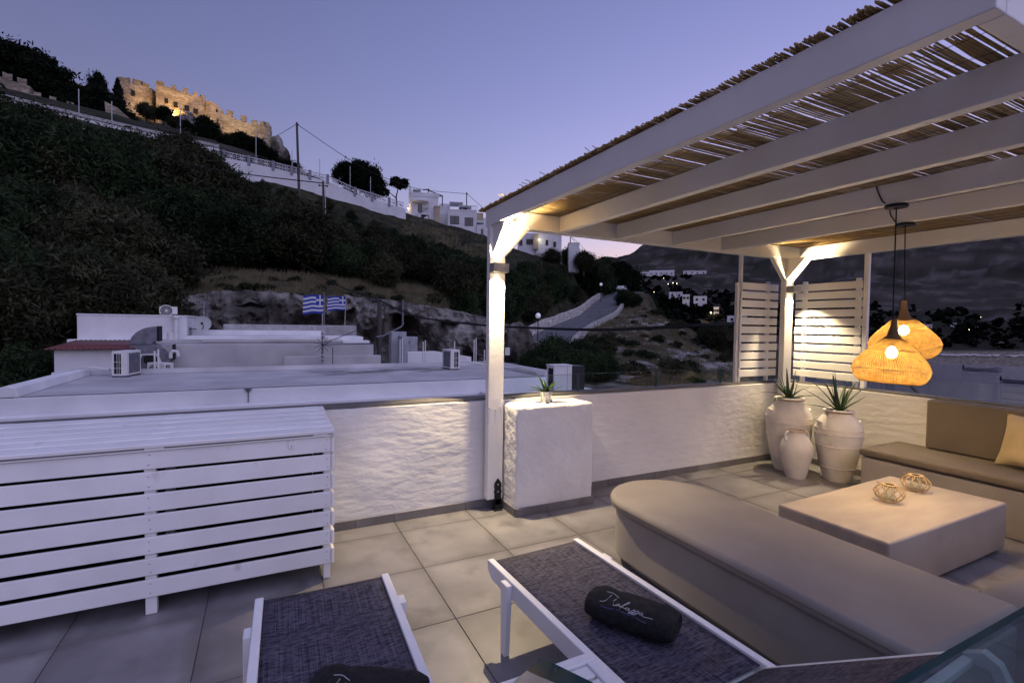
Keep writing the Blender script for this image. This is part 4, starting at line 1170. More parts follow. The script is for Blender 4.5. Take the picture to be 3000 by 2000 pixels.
def ac_unit(label, c, rot, w=.80, d=.32, h=.68, grille=True, back=False, group='outdoor air conditioning units on the roofs'):
    """c: centre of the base, front faces -y before rotation"""
    t = thing('air_conditioner', label, 'air conditioner', c, group)
    L = Vector(c)
    def bx(n, x0, x1, y0, y1, z0, z1, m, p=t, b=0):
        o = MB().box(x0, x1, y0, y1, z0, z1).mesh(n, m); o_ = piece(n, o, p, (0, 0, 0)); o_.location = (0, 0, 0)
        if b: bev(o_, b, 2)
        return o_
    k = bx('casing', -w / 2, w / 2, -d / 2, d / 2, .05, h, ACW, t, .012)
    bx('foot', -w / 2 + .06, -w / 2 + .11, -d / 2 - .02, d / 2 + .02, .001, .049, GALV)
    bx('foot', w / 2 - .11, w / 2 - .06, -d / 2 - .02, d / 2 + .02, .001, .049, GALV)
    # front fan opening
    m = MB(); m.lathe([(.225, 0), (.24, .012), (.215, .012), (.205, .002)], (0, 0, 0), 28, False)
    f = piece('fan_ring', m.mesh('fan_ring', ACW), k, (0, 0, 0)); f.location = (-w * .12, -d / 2 - .001, h * .53); f.rotation_euler = (R(90), 0, 0)
    m = MB(); m.lathe([(.001, .001), (.208, .001)], (0, 0, 0), 28, False); f = piece('fan_hollow', m.mesh('fan_hollow', DARK), k, (0, 0, 0)); f.location = (-w * .12, -d / 2 - .001, h * .53); f.rotation_euler = (R(90), 0, 0)
    m = MB()
    for a in range(3):
        for q in range(7):
            pass
    for r in (.05, .09, .13, .17): m.tube([(r * math.cos(2 * PI * q / 24), r * math.sin(2 * PI * q / 24), .010) for q in range(25)], .004, 4, False)
    for q in range(8): a = PI * q / 8; m.bar((-.21 * math.cos(a), -.21 * math.sin(a), .010), (.21 * math.cos(a), .21 * math.sin(a), .010), .006, .006)
    m.lathe([(.001, .012), (.045, .012)], (0, 0, 0), 16, False)
    f = piece('fan_grille', m.mesh('fan_grille', ACW), k, (0, 0, 0)); f.location = (-w * .12, -d / 2 - .001, h * .53); f.rotation_euler = (R(90), 0, 0)
    # louvred dark opening in the end faces, with bars
    for s in (-1, 1):
        bx('side_opening', s * (w / 2 + .0005) - .001, s * (w / 2 + .0005) + .001, -d * .34, d * .06 + .02, .10, h - .07, DARK, k)
        for z in (.25, .42):
            bx('side_bar', s * (w / 2 + .003) - .002, s * (w / 2 + .003) + .002, -d * .34, d * .06 + .02, z, z + .012, ACW, k)
        for y in (-.05, .0): bx('side_bar', s * (w / 2 + .003) - .002, s * (w / 2 + .003) + .002, y - .006, y + .004, .10, h - .07, ACW, k)
    # back coil
    bx('coil_grille', -w * .42, w * .36, d / 2, d / 2 + .004, .10, h - .06, GALV, k)
    t.rotation_euler = (0, 0, R(rot))
    return t
ac_unit('air conditioning unit with dark end grille on the left of the flat roof', (-3.50, 17.12, 0), -102, .80, .36, .72)
ac_unit('air conditioning unit with pipes by the right rear edge of the flat roof', (5.80, 16.35, 0), 95, .72, .34, .70)
a3 = thing('air_conditioner', 'large white air conditioner with black side behind the potted plant', 'air conditioner', (7.0, 10.75, -.30), 'outdoor air conditioning units on the roofs')
CM = Vector((7.0, 10.75, -.30))
def lb(n, x0, x1, y0, y1, z0, z1, m, p, b=0):
    return box(n, CM.x + x0, CM.x + x1, CM.y + y0, CM.y + y1, CM.z + z0, CM.z + z1, m, p, bevel=b)
k3 = lb('casing', -.52, .02, -.20, .17, .04, .86, ACW, a3, .01)
lb('black_panel', .0205, .42, -.19, .165, .04, .85, BLACKM, a3, .006)
lb('top_cover', -.54, .03, -.215, .185, .861, .885, ACW, k3, .004)
lb('end_grille', -.5215, -.520, -.16, .08, .30, .80, DARK, k3)
lb('seam_strip', -.13, -.12, -.2025, -.2005, .06, .85, GALV, k3)
lb('foot', -.48, -.42, -.22, .19, .001, .039, GALV, a3); lb('foot', .30, .36, -.22, .19, .001, .039, GALV, a3)
pl = struct(box('side_terrace', 5.4, 8.8, 9.9, 12.79, -8, -.301, PLASTER, None, bevel=.02))
# pipes on the roof
pp = MB(); pp.tube([(5.98, 16.2, .22), (6.25, 16.1, .30), (6.6, 15.9, .22), (7.2, 15.6, .12), (7.65, 15.0, .12), (7.7, 13.6, .10)], .028, 8)
tag(pp.build('coolant_pipe', ACW), 'white lagged pipe curving from the right roof unit along the parapet', 'pipe')
pp = MB(); pp.tube([(-3.85, 17.0, .20), (-4.3, 17.2, .26), (-4.55, 17.3, .24), (-4.6, 16.4, .25), (-4.63, 15.6, .25)], .03, 8)
tag(pp.build('coolant_pipe', ACW), 'white lagged pipe from the left roof unit lying on the side parapet', 'pipe')
for (x, y, h, n, lab) in ((-2.97, 17.8, .66, 2, 'pair of white upright pipe stubs behind the left roof unit'), (4.75, 19.4, .95, 2, 'pair of white upright pipes behind the roof right of the grey cabinets'), (5.75, 19.6, .85, 2, 'second pair of white upright pipes in front of the cave'), (6.2, 17.1, .95, 1, 'single white pipe rising behind the right roof unit'), (7.75, 19.0, .95, 2, 'pair of white pipes beside the post by the rock'), (8.05, 18.6, .55, 1, 'short grey pipe right of the paired pipes by the rock')):
    p = thing('pipe_stub', lab, 'pipe', (x, y, 0), 'pipe stubs on the roofs')
    for q in range(n): MB().tube([(x + q * .09, y, -.6), (x + q * .09, y, h + .06 * (q % 2))], .024, 8).build('pipe', ACW, p)

# ---------------------------------------------------------------- buildings behind the flat roof
b1 = thing('white_block', 'tall plain white rendered block behind the red sheet roof', 'building', (-4.7, 26, -6))
box('wall', -6.46, -2.94, 24.2, 27.6, -6, 1.73, PLASTER, b1, bevel=.02)
box('roof_rim', -6.48, -2.90, 24.18, 27.62, 1.731, 1.79, PLASTER, b1, bevel=.01)
MB().tube([(-3.30, 24.10, 1.70), (-3.30, 24.10, .30)], .075, 10).build('downpipe', ACW, b1)
MB().lathe([(.08, 0), (.12, .06), (.12, .14)], (-3.30, 24.10, 1.62), 12).build('hopper', ACW, b1)
box('meter_box', -2.938, -2.86, 24.9, 25.2, .95, 1.30, CONCRETE, b1)
box('ledge', -6.66, -3.0, 23.82, 24.197, .60, .82, PLASTER, b1, bevel=.02)
sh = thing('shed', 'white rendered shed with a dark red corrugated roof beside the block', 'shed', (-5.2, 22.4, -6))
box('wall', -6.20, -4.06, 21.0, 23.80, -6, .585, PLASTER, sh, bevel=.02)
m = MB(); n = 66; vs = []
for i in range(n + 1):
    x = -6.36 + (2.36) * i / n; w = .022 * math.cos(2 * PI * x / .145)
    vs += [(x, 20.74, .60 + w), (x, 24.0, .80 + w)]
m.add(vs, [(2 * i, 2 * i + 2, 2 * i + 3, 2 * i + 1) for i in range(n)])
o = m.build('corrugated_roof', TERRA, sh, smooth=80); sd = o.modifiers.new('thickness', 'SOLIDIFY'); sd.thickness = .012
m = MB(); m.prism([(20.95, .586), (23.79, .586), (23.79, .775)], -4.058, -4.0, 'x'); m.build('gable', PLASTER, sh)
box('side_wall', -4.058, -3.99, 20.95, 23.8, -6, .585, PLASTER, sh)
b2 = thing('terrace_block', 'long grey white stepped roof block in front of the cliff', 'building', (0, 23, -6))
box('front_wall', -3.98, 4.12, 21.5, 23.0, -6, .70, ROOFC, b2, bevel=.02)
box('front_kerb', -3.98, 2.95, 22.35, 23.0, .702, .86, ROOFC, b2, bevel=.03)
box('mid_tier', -2.86, 3.95, 23.003, 25.2, -6, .96, PLASTER, b2, bevel=.02)
box('rear_tier', -2.9, 2.55, 25.205, 26.3, -6, 1.17, PLASTER, b2, bevel=.02)
box('rear_parapet', -1.78, 4.18, 26.305, 26.75, -6, 1.44, CONCRETE, b2, bevel=.04)
box('white_end', 2.96, 4.11, 22.3, 23.0, .702, .80, PLASTER, b2, bevel=.02)
pb = MB()
for z, y, x0, x1 in ((.86, 22.30, -2.9, 2.6), (.80, 22.28, -2.2, 3.0), (.99, 24.9, -2.8, 1.2)): pb.tube([(x0, y, z), ((x0 + x1) / 2, y, z + .015), (x1, y, z)], .018, 6)
tag(pb.build('conduit', ACW), 'thin white conduits running along the stepped roof block', 'conduit')
b3 = thing('low_wall', 'low grey white wall behind the roof below the flags', 'wall', (3.2, 20.6, -6))
box('wall_body', .6, 4.25, 20.55, 20.75, -6, .265, ROOFC, b3, bevel=.03)
b4 = thing('low_wall', 'low white wall between the grey cabinets and the post', 'wall', (7, 21.5, -6))
m = MB(); m.prism([(5.45, -6), (8.4, -6), (8.4, .10), (6.7, .38), (5.45, .36)], 20.9, 21.15, 'y'); m.build('wall_body', PLASTER, b4, bevel=.02)
for (x0, x1, z1, y, lab) in ((5.72, 6.50, 1.16, 25.2, 'taller grey utility cabinet in front of the cave'), (6.12, 6.92, .92, 24.6, 'shorter grey utility cabinet in front of the taller one')):
    c = thing('utility_cabinet', lab, 'cabinet', (x0, y, -2), 'grey cabinets by the cliff')
    UC = MATS.get('grey_cabinet_paint') or mat('grey_cabinet_paint', (.26, .27, .30), (.32, .33, .36), 3, .5)
    xm = x0 + .30 * (x1 - x0) if True else 0
    box('body', x0, x1, y, y + .55, -2, z1, UC, c, bevel=.01)
    box('door', x0 + .03, xm + .16, y - .022, y - .001, -1.2, z1 - .06, UC, c, bevel=.006)
    box('door', xm + .18, x1 - .03, y - .022, y - .001, -1.2, z1 - .06, UC, c, bevel=.006)
    box('lock', xm + .10, xm + .13, y - .034, y - .023, z1 - .35, z1 - .22, BLACKM, c)
# extraction fan with elbow duct
fan = thing('extraction_fan', 'dark galvanised kitchen extraction fan with curved duct on the roof', 'extraction fan', (-3.7, 21.3, -.6))
m = MB(); vs = []; fs = []; n = 9; c0 = (-3.42, .74)
for i in range(n + 1):
    a = PI - (PI / 2) * i / n
    for r in (.78, .10):
        for y in (20.95, 21.55): vs.append((c0[0] + r * math.cos(a) * (1 if r > .5 else 1.4), y, c0[1] + (r * .80 if r > .5 else r * 1.1) * math.sin(a)))
for i in range(n):
    o = i * 4
    for a, b in ((0, 1), (1, 3), (3, 2), (2, 0)): fs.append((o + a, o + b, o + 4 + b, o + 4 + a))
m.add(vs, fs); m.build('elbow_duct', GALV, fan, smooth=40)
m = MB(); m.prism([(-3.42, .84), (-3.42, 1.37), (-3.36, 1.37), (-3.36, .84)], 20.93, 21.57, 'y'); m.build('duct_mouth', DARK, fan)
m = MB(); pts = [(-4.22, .735)] + [(-3.66 + .62 * math.cos(a) * 1.0, .20 + .54 * math.sin(a)) for a in [R(70 - 10 * k) for k in range(0, 33)]]
pts = [(-4.22, .735), (-3.50, .735)] + [(-3.64 + .60 * math.cos(R(60 - 12 * k)), .22 + .52 * math.sin(R(60 - 12 * k))) for k in range(0, 18)] + [(-4.22, .25)]
m.prism(pts, 20.98, 21.5, 'y'); m.build('fan_scroll', GALV, fan, bevel=.015)
m = MB(); m.prism([(-4.0, .08), (-3.86, .40), (-3.40, .40), (-3.28, .08), (-3.34, .08), (-3.44, .36), (-3.84, .36), (-3.94, .08)], 20.90, 20.978, 'y'); m.build('motor_guard', ACW, fan)
m = MB(); m.lathe([(.19, 0), (.19, .07), (.05, .07)], (0, 0, 0), 20); o = piece('motor', m.mesh('motor', DARK), fan, (-3.62, 20.977, .20), (R(90), 0, 0))
box('inlet_box', -3.30, -2.98, 21.0, 21.5, .20, .70, CONCRETE, fan, bevel=.01); box('inlet_frame', -2.978, -2.95, 20.98, 21.52, .18, .72, DARK, fan)
for x in (-4.1, -3.3): box('stand_leg', x, x + .05, 21.1, 21.4, -.6, -.20, GALV, fan)
st_ = MB().tube([(-3.02, 20.9, .25), (-3.02, 20.9, .40), (-2.95, 20.9, .50), (-2.84, 20.9, .48), (-2.80, 20.9, .36), (-2.80, 20.9, .30)], .06, 10)
tag(st_.build('vent_pipe', ACW), 'white gooseneck vent pipe right of the extraction fan', 'vent pipe')
vp = MB().tube([(-3.28, 22.6, .60), (-3.28, 22.6, 1.12)], .10, 12); vp.tube([(-3.28, 22.6, 1.12), (-3.28, 22.6, 1.24)], .012, 6); vp.tube([(-3.48, 22.6, 1.24), (-3.05, 22.6, 1.26)], .01, 6)
tag(vp.build('flue', ACW), 'white round flue with a weather vane behind the extraction fan', 'flue')
ac_unit('small air conditioning unit in front of the extraction fan', (-3.18, 20.0, -.42), -40, .72, .34, .58)
ac_unit('white air conditioning unit with round fan on top of the white block', (-3.66, 24.9, 1.79), 8, .62, .30, .36)
# television aerials and dishes
ds = thing('satellite_dish', 'round grey satellite dish on a bracket at the white block', 'satellite dish', (-2.42, 24.6, 1.4))
o = piece('dish', MB().lathe([(.001, 0), (.12, .012), (.24, .045), (.325, .085)], (0, 0, 0), 32, False).mesh('dish', mat('grey_dish', (.36, .37, .36), rough=.5)), ds, (-2.42, 24.58, 1.45), (R(78), 0, R(8)))
for p in o.data.polygons: p.use_smooth = True
MB().tube([(-2.40, 24.45, 1.45), (-2.36, 24.3, 1.33), (-2.42, 24.5, 1.22)], .018, 6).build('arm', BLACKM, ds); box('receiver', -2.45, -2.37, 24.20, 24.32, 1.42, 1.52, BLACKM, ds)
MB().tube([(-2.42, 24.5, 1.22), (-2.9, 24.7, 1.22)], .02, 6).build('bracket', BLACKM, ds)
def yagi(label, base, top, n, w):
    t = thing('television_aerial', label, 'aerial', base, 'television aerials on the roofs')
    MB().tube([base, top], .016, 6).build('mast', STEEL, t)
    m = MB()
    for k in range(n):
        z = top[2] - .02 - k * .062; m.tube([(top[0] - w * .35, top[1] - .05, z), (top[0] + w * .65, top[1] - .05, z)], .006, 4)
    m.tube([(top[0], top[1] - .05, top[2]), (top[0], top[1] - .05, top[2] - .062 * n)], .01, 5); m.build('elements', STEEL, t)
yagi('comb shaped television aerial above the satellite dish', (-2.62, 27.2, 1.2), (-2.62, 27.2, 2.5), 12, .38)
mast = thing('aerial_mast', 'cluttered steel aerial mast carrying the left flag', 'mast', (1.95, 20.3, -.3))
MB().tube([(1.95, 20.3, -.1), (1.95, 20.3, 1.42)], .035, 8).build('pole', STEEL, mast)
box('clamp_plate', 1.90, 2.05, 20.27, 20.33, .92, 1.42, STEEL, mast)
m = MB()
for a in range(5):
    an = R(20 + 36 * a); m.tube([(1.95 - .32 * math.cos(an), 20.2, .72 - .32 * math.sin(an)), (1.95 + .32 * math.cos(an), 20.2, .72 + .32 * math.sin(an))], .010, 5)
m.build('dipole', BLACKM, mast)
m = MB(); m.tube([(2.0, 20.25, .73), (4.1, 20.9, .72)], .02, 6); m.tube([(2.05, 20.25, .80), (3.4, 20.6, 1.32)], .014, 6); m.tube([(2.32, 20.25, .62), (2.32, 20.25, -.05)], .014, 6); m.build('boom', BLACKM, mast)
m = MB()
for z in (.1, .25, .42, .55, 1.0, 1.15): m.lathe([(.05, -.015), (.05, .015)], (1.95, 20.3, z), 10)
m.build('cable_ties', BLACKM, mast)

def flag(label, hoist, h, length, dirv, group):
    """blue and white striped flag with a cross canton, flying from hoist (top corner) along dirv"""
    t = thing('flag', label, 'flag', hoist, group)
    nx, ny = 54, 18; vs = []; d = Vector(dirv).normalized(); sd = Vector((-d.y, d.x, 0))
    for j in range(ny + 1):
        for i in range(nx + 1):
            s = i / nx; v = j / ny
            w = .055 * math.sin(s * 9.5 + v * .9) * s ** .8; dr = -.10 * s * s - .02 * math.sin(s * 8)
            vs.append(Vector(hoist) + d * (s * length) + sd * w + Vector((0, 0, -h * v + dr * h)))
    mb = MB(); mb.v = [tuple(v) for v in vs]
    for j in range(ny):
        for i in range(nx):
            stripe = int(j / ny * 9); white = stripe % 2 == 1
            cx = i / nx * 13.5; cy = j / ny * 9
            if cx < 5 and cy < 5: white = (2 <= cx < 3) or (2 <= cy < 3)
            a = j * (nx + 1) + i
            mb.f.append((a, a + 1, a + nx + 2, a + nx + 1)); mb.m.append(1 if white else 0)
    o = mb.build('cloth', [BLUEF, WHITEF], t, smooth=80)
    return t
flag('blue and white striped flag with cross on the aerial mast', (1.985, 20.29, 2.64), .70, .84, (-.88, -.48, 0), 'striped flags above the roofs')
fp = MB().tube([(1.95, 20.3, 1.42), (1.95, 20.3, 2.62)], .022, 8); fp.tube([(2.02, 20.32, 1.0), (2.01, 20.32, 2.75)], .010, 6)
tag(fp.build('flagpole', STEEL), 'slim steel flagpole standing on the aerial mast', 'flagpole', 'flagpoles')
fp = MB().tube([(3.62, 26.5, 1.42), (3.68, 26.5, 2.95)], .022, 8)
tag(fp.build('flagpole', STEEL), 'slim bent flagpole on the rear concrete parapet', 'flagpole', 'flagpoles')
flag('blue and white striped flag with cross on the rear parapet pole', (3.675, 26.5, 2.93), .70, 1.02, (-.90, -.42, 0), 'striped flags above the roofs')
up = MB().tube([(5.95, 29.2, -1.2), (5.93, 29.2, 3.0)], [.15, .12], 10)
tag(up.build('utility_pole', POLEW), 'dark weathered utility pole standing in front of the cliff', 'utility pole')
up = MB().tube([(7.0, 28.0, 2.95), (7.0, 28.0, 1.50), (6.9, 28.0, 1.38), (5.95, 28.2, .85), (5.6, 28.3, .80)], .06, 8)
tag(up.build('cable_duct', GALV), 'bent grey cable duct left of the cave mouth', 'cable duct')

# ---------------------------------------------------------------- limestone cliff behind the roofs
def cliff():
    pts = []
    # (azimuth, distance, z bottom, z top)
    key = [(-10.5, 33.0, -1.5, 2.2), (-7, 32.6, -1.2, 3.0), (-3.5, 32.2, -1.2, 3.4), (0, 32.4, -1.3, 3.5), (4, 32.8, -1.4, 3.3), (8, 33.4, -1.5, 3.4), (12, 34.4, -1.6, 3.3), (16, 35.6, -1.8, 3.0), (20, 37, -1.9, 2.6), (24, 38.6, -2.0, 2.0), (27, 40.5, -2.0, 1.2), (28.6, 42, -2.0, .0)]
    ka = [k[0] for k in key]
    na, nz = 240, 44; vs = []
    for i in range(na + 1):
        a = ka[0] + (ka[-1] - ka[0]) * i / na
        D, z0, z1 = (np.interp(a, ka, [k[j] for k in key]) for j in (1, 2, 3))
        for j in range(nz + 1):
            t = j / nz; z = z0 + (z1 - z0) * t
            s = a * .60
            cav = noise.noise(Vector((s * .55, z * .42, 2.0)))
            cell = noise.voronoi(Vector((s * .9, z * .65, 1.0)))[0]
            hol = max(0, cav * 2.8 - .1) * (2.0 if t < .8 else .5)
            bulge = (cell[1] - cell[0]) * .9
            fine = noise.fractal(Vector((s * 2.2, z * 1.8, 5.0)), .8, 2.2, 5) * .42
            back = 1.7 * t ** 2.2
            d = D + hol + back - bulge * 1.1 - fine
            # the big cave left of the post
            cv = math.exp(-((a - 14.2) / 2.6) ** 2) * math.exp(-((z - .2) / 1.35) ** 2)
            d += 3.2 * cv
            zz = z + .18 * noise.noise(Vector((s * 1.7, z, 9)))
            vs.append((d * math.sin(R(a)), d * math.cos(R(a)), zz))
        D2 = D + 6.5
        vs.append((D2 * math.sin(R(a)), D2 * math.cos(R(a)), z1 + .2))
    k = nz + 2; fs = []
    for i in range(na):
        for j in range(k - 1):
            o = i * k + j; fs.append((o, o + k, o + k + 1, o + 1))
    m = MB().add(vs, fs)
    o = m.build('cliff', ROCK, None, smooth=38); struct(o)
cliff()

def boulder(name, label, c, s, seed, group=None):
    bm = bmesh.new(); bmesh.ops.create_icosphere(bm, subdivisions=4, radius=1)
    for v in bm.verts:
        n_ = v.co.normalized(); d = 1 + .35 * noise.noise(n_ * 1.3 + Vector((seed, 0, 0))) + .16 * noise.noise(n_ * 3.5 + Vector((seed, 3, 0))) + .07 * noise.noise(n_ * 9)
        cl = noise.voronoi(n_ * 1.6 + Vector((seed, 0, 2)))[0]; d += .22 * (cl[1] - cl[0])
        v.co = Vector((n_.x * s[0] * d, n_.y * s[1] * d, n_.z * s[2] * d))
    me = bpy.data.meshes.new(name); bm.to_mesh(me); bm.free(); me.materials.append(ROCK)
    for p in me.polygons: p.use_smooth = True
    me.set_sharp_from_angle(angle=R(40))
    o = bpy.data.objects.new(name, me); COL.objects.link(o); o.location = c
    tag(o, label, 'boulder', group); return o
boulder('boulder', 'tall pale limestone boulder right of the post at the road', (18.05, 35.0, -.1), (1.1, 1.0, 1.75), 4)
boulder('boulder', 'low dark boulder leaning behind the pale boulder', (19.3, 36.0, -.8), (1.0, .9, 1.3), 9)
hut = thing('stone_hut', 'dark narrow gap wall between the boulder and the road wall', 'wall', (20.4, 37.5, -2))
box('wall_body', 19.9, 20.7, 37.2, 37.9, -2.5, .15, CONCRETE, hut, bevel=.05)
sb = thing('notice_board', 'small pale notice board on the rock beside the post', 'sign', (16.6, 34.3, -1.5))
box('panel', 16.45, 16.85, 34.0, 34.05, -.75, -.15, ACW, sb); box('leg', 16.62, 16.68, 34.06, 34.10, -2.0, -.2, BLACKM, sb)

# ---------------------------------------------------------------- village road with rubble walls, street lamps, a parked car
def side(i, w):
    a = RS[max(i - 1, 0)]; b = RS[min(i + 1, len(RS) - 1)]; d = (b - a); n = Vector((-d.y, d.x, 0)).normalized()
    return RS[i] + n * w
m = MB(); vs = []
for i in range(len(RS)):
    for w in (2.6, 1.2, 0, -1.2, -2.6): vs.append(side(i, w) + Vector((0, 0, .10 - .02 * abs(w))))
m.add(vs, [(i * 5 + k, i * 5 + k + 1, i * 5 + k + 6, i * 5 + k + 5) for i in range(len(RS) - 1) for k in range(4)])
m2 = MB(); vs2 = []
o = m.build('road', ROADM); struct(o); sd = o.modifiers.new('thickness', 'SOLIDIFY'); sd.thickness = .9; sd.offset = -1
def rubble_wall(label, i0, i1, w, h, th, z0=-.4):
    t = thing('rubble_wall', label, 'wall', tuple(side((i0 + i1) // 2, w)))
    c = MB(); st = MB()
    for i in range(i0, i1):
        p, q = side(i, w), side(i + 1, w); d = (q - p); L = d.length; d.normalize(); n = Vector((-d.y, d.x, 0))
        hh = h * (1 - .10 * noise.noise(p * .4))
        vs = []
        for b in (p, q):
            for s, z in ((-th, z0), (th, z0), (th, hh), (-th, hh)): vs.append(b + n * s + Vector((0, 0, z)))
        c.add(vs, [(0, 4, 5, 1), (1, 5, 6, 2), (2, 6, 7, 3), (3, 7, 4, 0), (0, 1, 2, 3), (4, 7, 6, 5)])
        for _ in range(int(L * hh * 9)):
            u = rnd.random(); z = rnd.uniform(0, hh); s = rnd.uniform(.10, .22); sg = -1 if rnd.random() < .8 else 1
            b = p + (q - p) * u + n * (sg * th) + Vector((0, 0, z))
            ax = Vector((rnd.gauss(0, .25), rnd.gauss(0, .25), rnd.gauss(0, .25)))
            sx, sz = s * rnd.uniform(.7, 1.4), s * rnd.uniform(.5, .9)
            P = [b + d * (sx * a) + n * (.09 * bb) + Vector((0, 0, sz * cc)) + ax * .04 * bb for a, bb, cc in ((-.5, -1, -.4), (.5, -1, -.5), (.55, -1, .4), (-.45, -1, .5), (-.4, 1, -.3), (.4, 1, -.4), (.45, 1, .3), (-.35, 1, .4))]
            st.add(P, [(3, 2, 1, 0), (4, 5, 6, 7), (0, 1, 5, 4), (1, 2, 6, 5), (2, 3, 7, 6), (3, 0, 4, 7)])
    c.build('wall_core', DRYSTONE, t); stuff(st.build('stones', DRYSTONE, t))
rubble_wall('pale rubble stone wall on the uphill side of the village road', 13, 44, 2.75, 1.15, .22)
rubble_wall('low rubble stone kerb wall on the downhill side of the village road', 17, 66, -2.75, .45, .25, -1.2)
rubble_wall('rough rubble bank wall by the farther street lamp', 45, 66, 2.9, 1.0, .3)
def street_lamp(label, loc, h):
    t = thing('street_lamp', label, 'street lamp', loc, 'street lamps along the village road')
    L = Vector(loc)
    MB().tube([L + Vector((0, 0, -.6)), L + Vector((0, 0, .5)), L + Vector((0, 0, h))], [.09, .06, .045], 8).build('post', BLACKM, t)
    MB().lathe([(.10, -.05), (.13, 0), (.10, .04)], tuple(L + Vector((0, 0, h))), 12).build('collar', BLACKM, t)
    MB().lathe([(.05, 0), (.20, .08), (.28, .25), (.26, .42), (.14, .55), (.02, .60)], tuple(L + Vector((0, 0, h))), 16).build('globe', GLOBE, t, smooth=60)
street_lamp('nearer globe street lamp on the uphill kerb of the village road', (56.0, 75.0, 5.9), 3.2)
street_lamp('farther globe street lamp below the dark trees on the village road', (71.4, 91.6, 9.0), 3.6)
street_lamp('unlit dark street lamp at the lower bend of the rubble wall', (25.5, 44.9, -.3), 2.6)
car = thing('parked_car', 'small white car parked at the top end of the village road', 'car', (79.2, 97.6, 10.3))
cm = MB(); cm.prism([(-1.9, .35), (1.9, .35), (1.95, .75), (1.2, .95), (.7, 1.4), (-1.0, 1.42), (-1.6, .95), (-1.95, .85)], -.8, .8, 'y'); o = cm.mesh('body', CARW); p = piece('body', o, car, (79.2, 97.6, 10.3), (0, 0, R(-150)), bevel=.06)
w_ = MB(); w_.prism([(.62, .98), (.55, 1.32), (-.92, 1.34), (-1.35, .98)], -.81, .81, 'y'); piece('window', w_.mesh('window', WINDOWM), car, (79.2, 97.6, 10.3), (0, 0, R(-150)))
wm = MB(); wm.lathe([(.1, -.1), (.32, -.1), (.32, .1), (.1, .1)], (0, 0, 0), 14); wme = wm.mesh('wheel', BLACKM)
for dx in (-1.2, 1.2):
    for dy in (-.76, .76):
        a = R(-150); piece('wheel', wme, car, (79.2 + dx * math.cos(a) - dy * math.sin(a), 97.6 + dx * math.sin(a) + dy * math.cos(a), 10.62), (R(90), 0, a))

# ---------------------------------------------------------------- white retaining walls of the upper road
def poly_wall(t, P, base, thick, m, name):
    """vertical wall slab following plan points P [(x,y,ztop)]"""
    mb = MB()
    for (a, b) in zip(P[:-1], P[1:]):
        d = Vector((b[0] - a[0], b[1] - a[1], 0)).normalized(); n = Vector((-d.y, d.x, 0)) * thick
        vs = []
        for q in (a, b):
            for s, z in ((0, base), (1, base), (1, q[2]), (0, q[2])): vs.append((q[0] + n.x * s, q[1] + n.y * s, z if z != base else q[2] - base))
        mb.add(vs, [(0, 4, 5, 1), (1, 5, 6, 2), (2, 6, 7, 3), (3, 7, 4, 0), (0, 1, 2, 3), (4, 7, 6, 5)])
    return mb.build(name, m, t)
w1 = thing('retaining_wall', 'white upper retaining wall with grey coping below the fortress', 'wall', (-20, 82, 24))
P1 = [(-36, 77.0, 27.75), (-26.5, 80.8, 27.7), (-20.8, 82.4, 27.5), (-14.95, 83.7, 27.35), (-6.1, 84.8, 26.95)]
poly_wall(w1, P1, 4.5, .5, HOUSEW, 'wall_face')
poly_wall(w1, [(a, b - .18, c + .42) for a, b, c in P1], .40, .9, CONCRETE, 'coping')
w2 = thing('retaining_wall', 'long white retaining wall with pierced balustrade below the upper road', 'wall', (0, 70, 19))
P2 = [(-24, 65.6, 21.0), (-15.8, 68.2, 20.95), (-10, 69.1, 21.15), (-4.57, 69.85, 21.40), (.84, 70.0, 21.0), (7.31, 69.6, 20.15), (10.72, 69.15, 18.85), (17.3, 67.85, 17.35)]
poly_wall(w2, P2, 6.0, .5, HOUSEW, 'wall_face')
PAN = MATS.get('balustrade_white') or mat('balustrade_white', (.52, .52, .54), rough=.8)
def panel_mesh(L, slope):
    mb = MB(); h = .80; sl = slope
    def b(x0, z0, x1, z1, w=.07): mb.bar((x0, 0, z0 + sl * x0), (x1, 0, z1 + sl * x1), w, .10, (0, 1, 0))
    b(0, h, L, h, .09); b(0, .04, L, .04, .09)
    n = 2
    for k in range(n):
        cx = L * (k + .5) / n; cz = h / 2
        for q in range(4):
            a = PI * q / 4 + .39; r = .44
            b(cx - r * math.cos(a) * 1.15, cz - r * math.sin(a) * .86, cx + r * math.cos(a) * 1.15, cz + r * math.sin(a) * .86, .065)
    b(L / 2, 0, L / 2 + .001, h, .06)
    return mb.mesh('balustrade_panel', PAN)
GREYP = MATS.get('grey_post') or mat('grey_post', (.20, .21, .25), rough=.8)
for (a, b) in zip(P2[:-1], P2[1:]):
    A, B = Vector(a), Vector(b); d = B - A; Lh = math.hypot(d.x, d.y); n = max(1, round(Lh / 2.5)); step = Lh / n; sl = d.z / Lh
    me = panel_mesh(step - .40, sl); pm_ = MB().box(-.18, .18, -.06, .26, -.3, .95).mesh('balustrade_post', GREYP)
    ang_ = math.atan2(d.y, d.x); hd = Vector((d.x / Lh, d.y / Lh, sl))
    for k in range(n):
        q = A + hd * (step * k); piece('balustrade_post', pm_, w2, q, (0, 0, ang_))
        piece('balustrade_panel', me, w2, q + hd * .20 + Vector((0, .1, 0)), (0, 0, ang_))
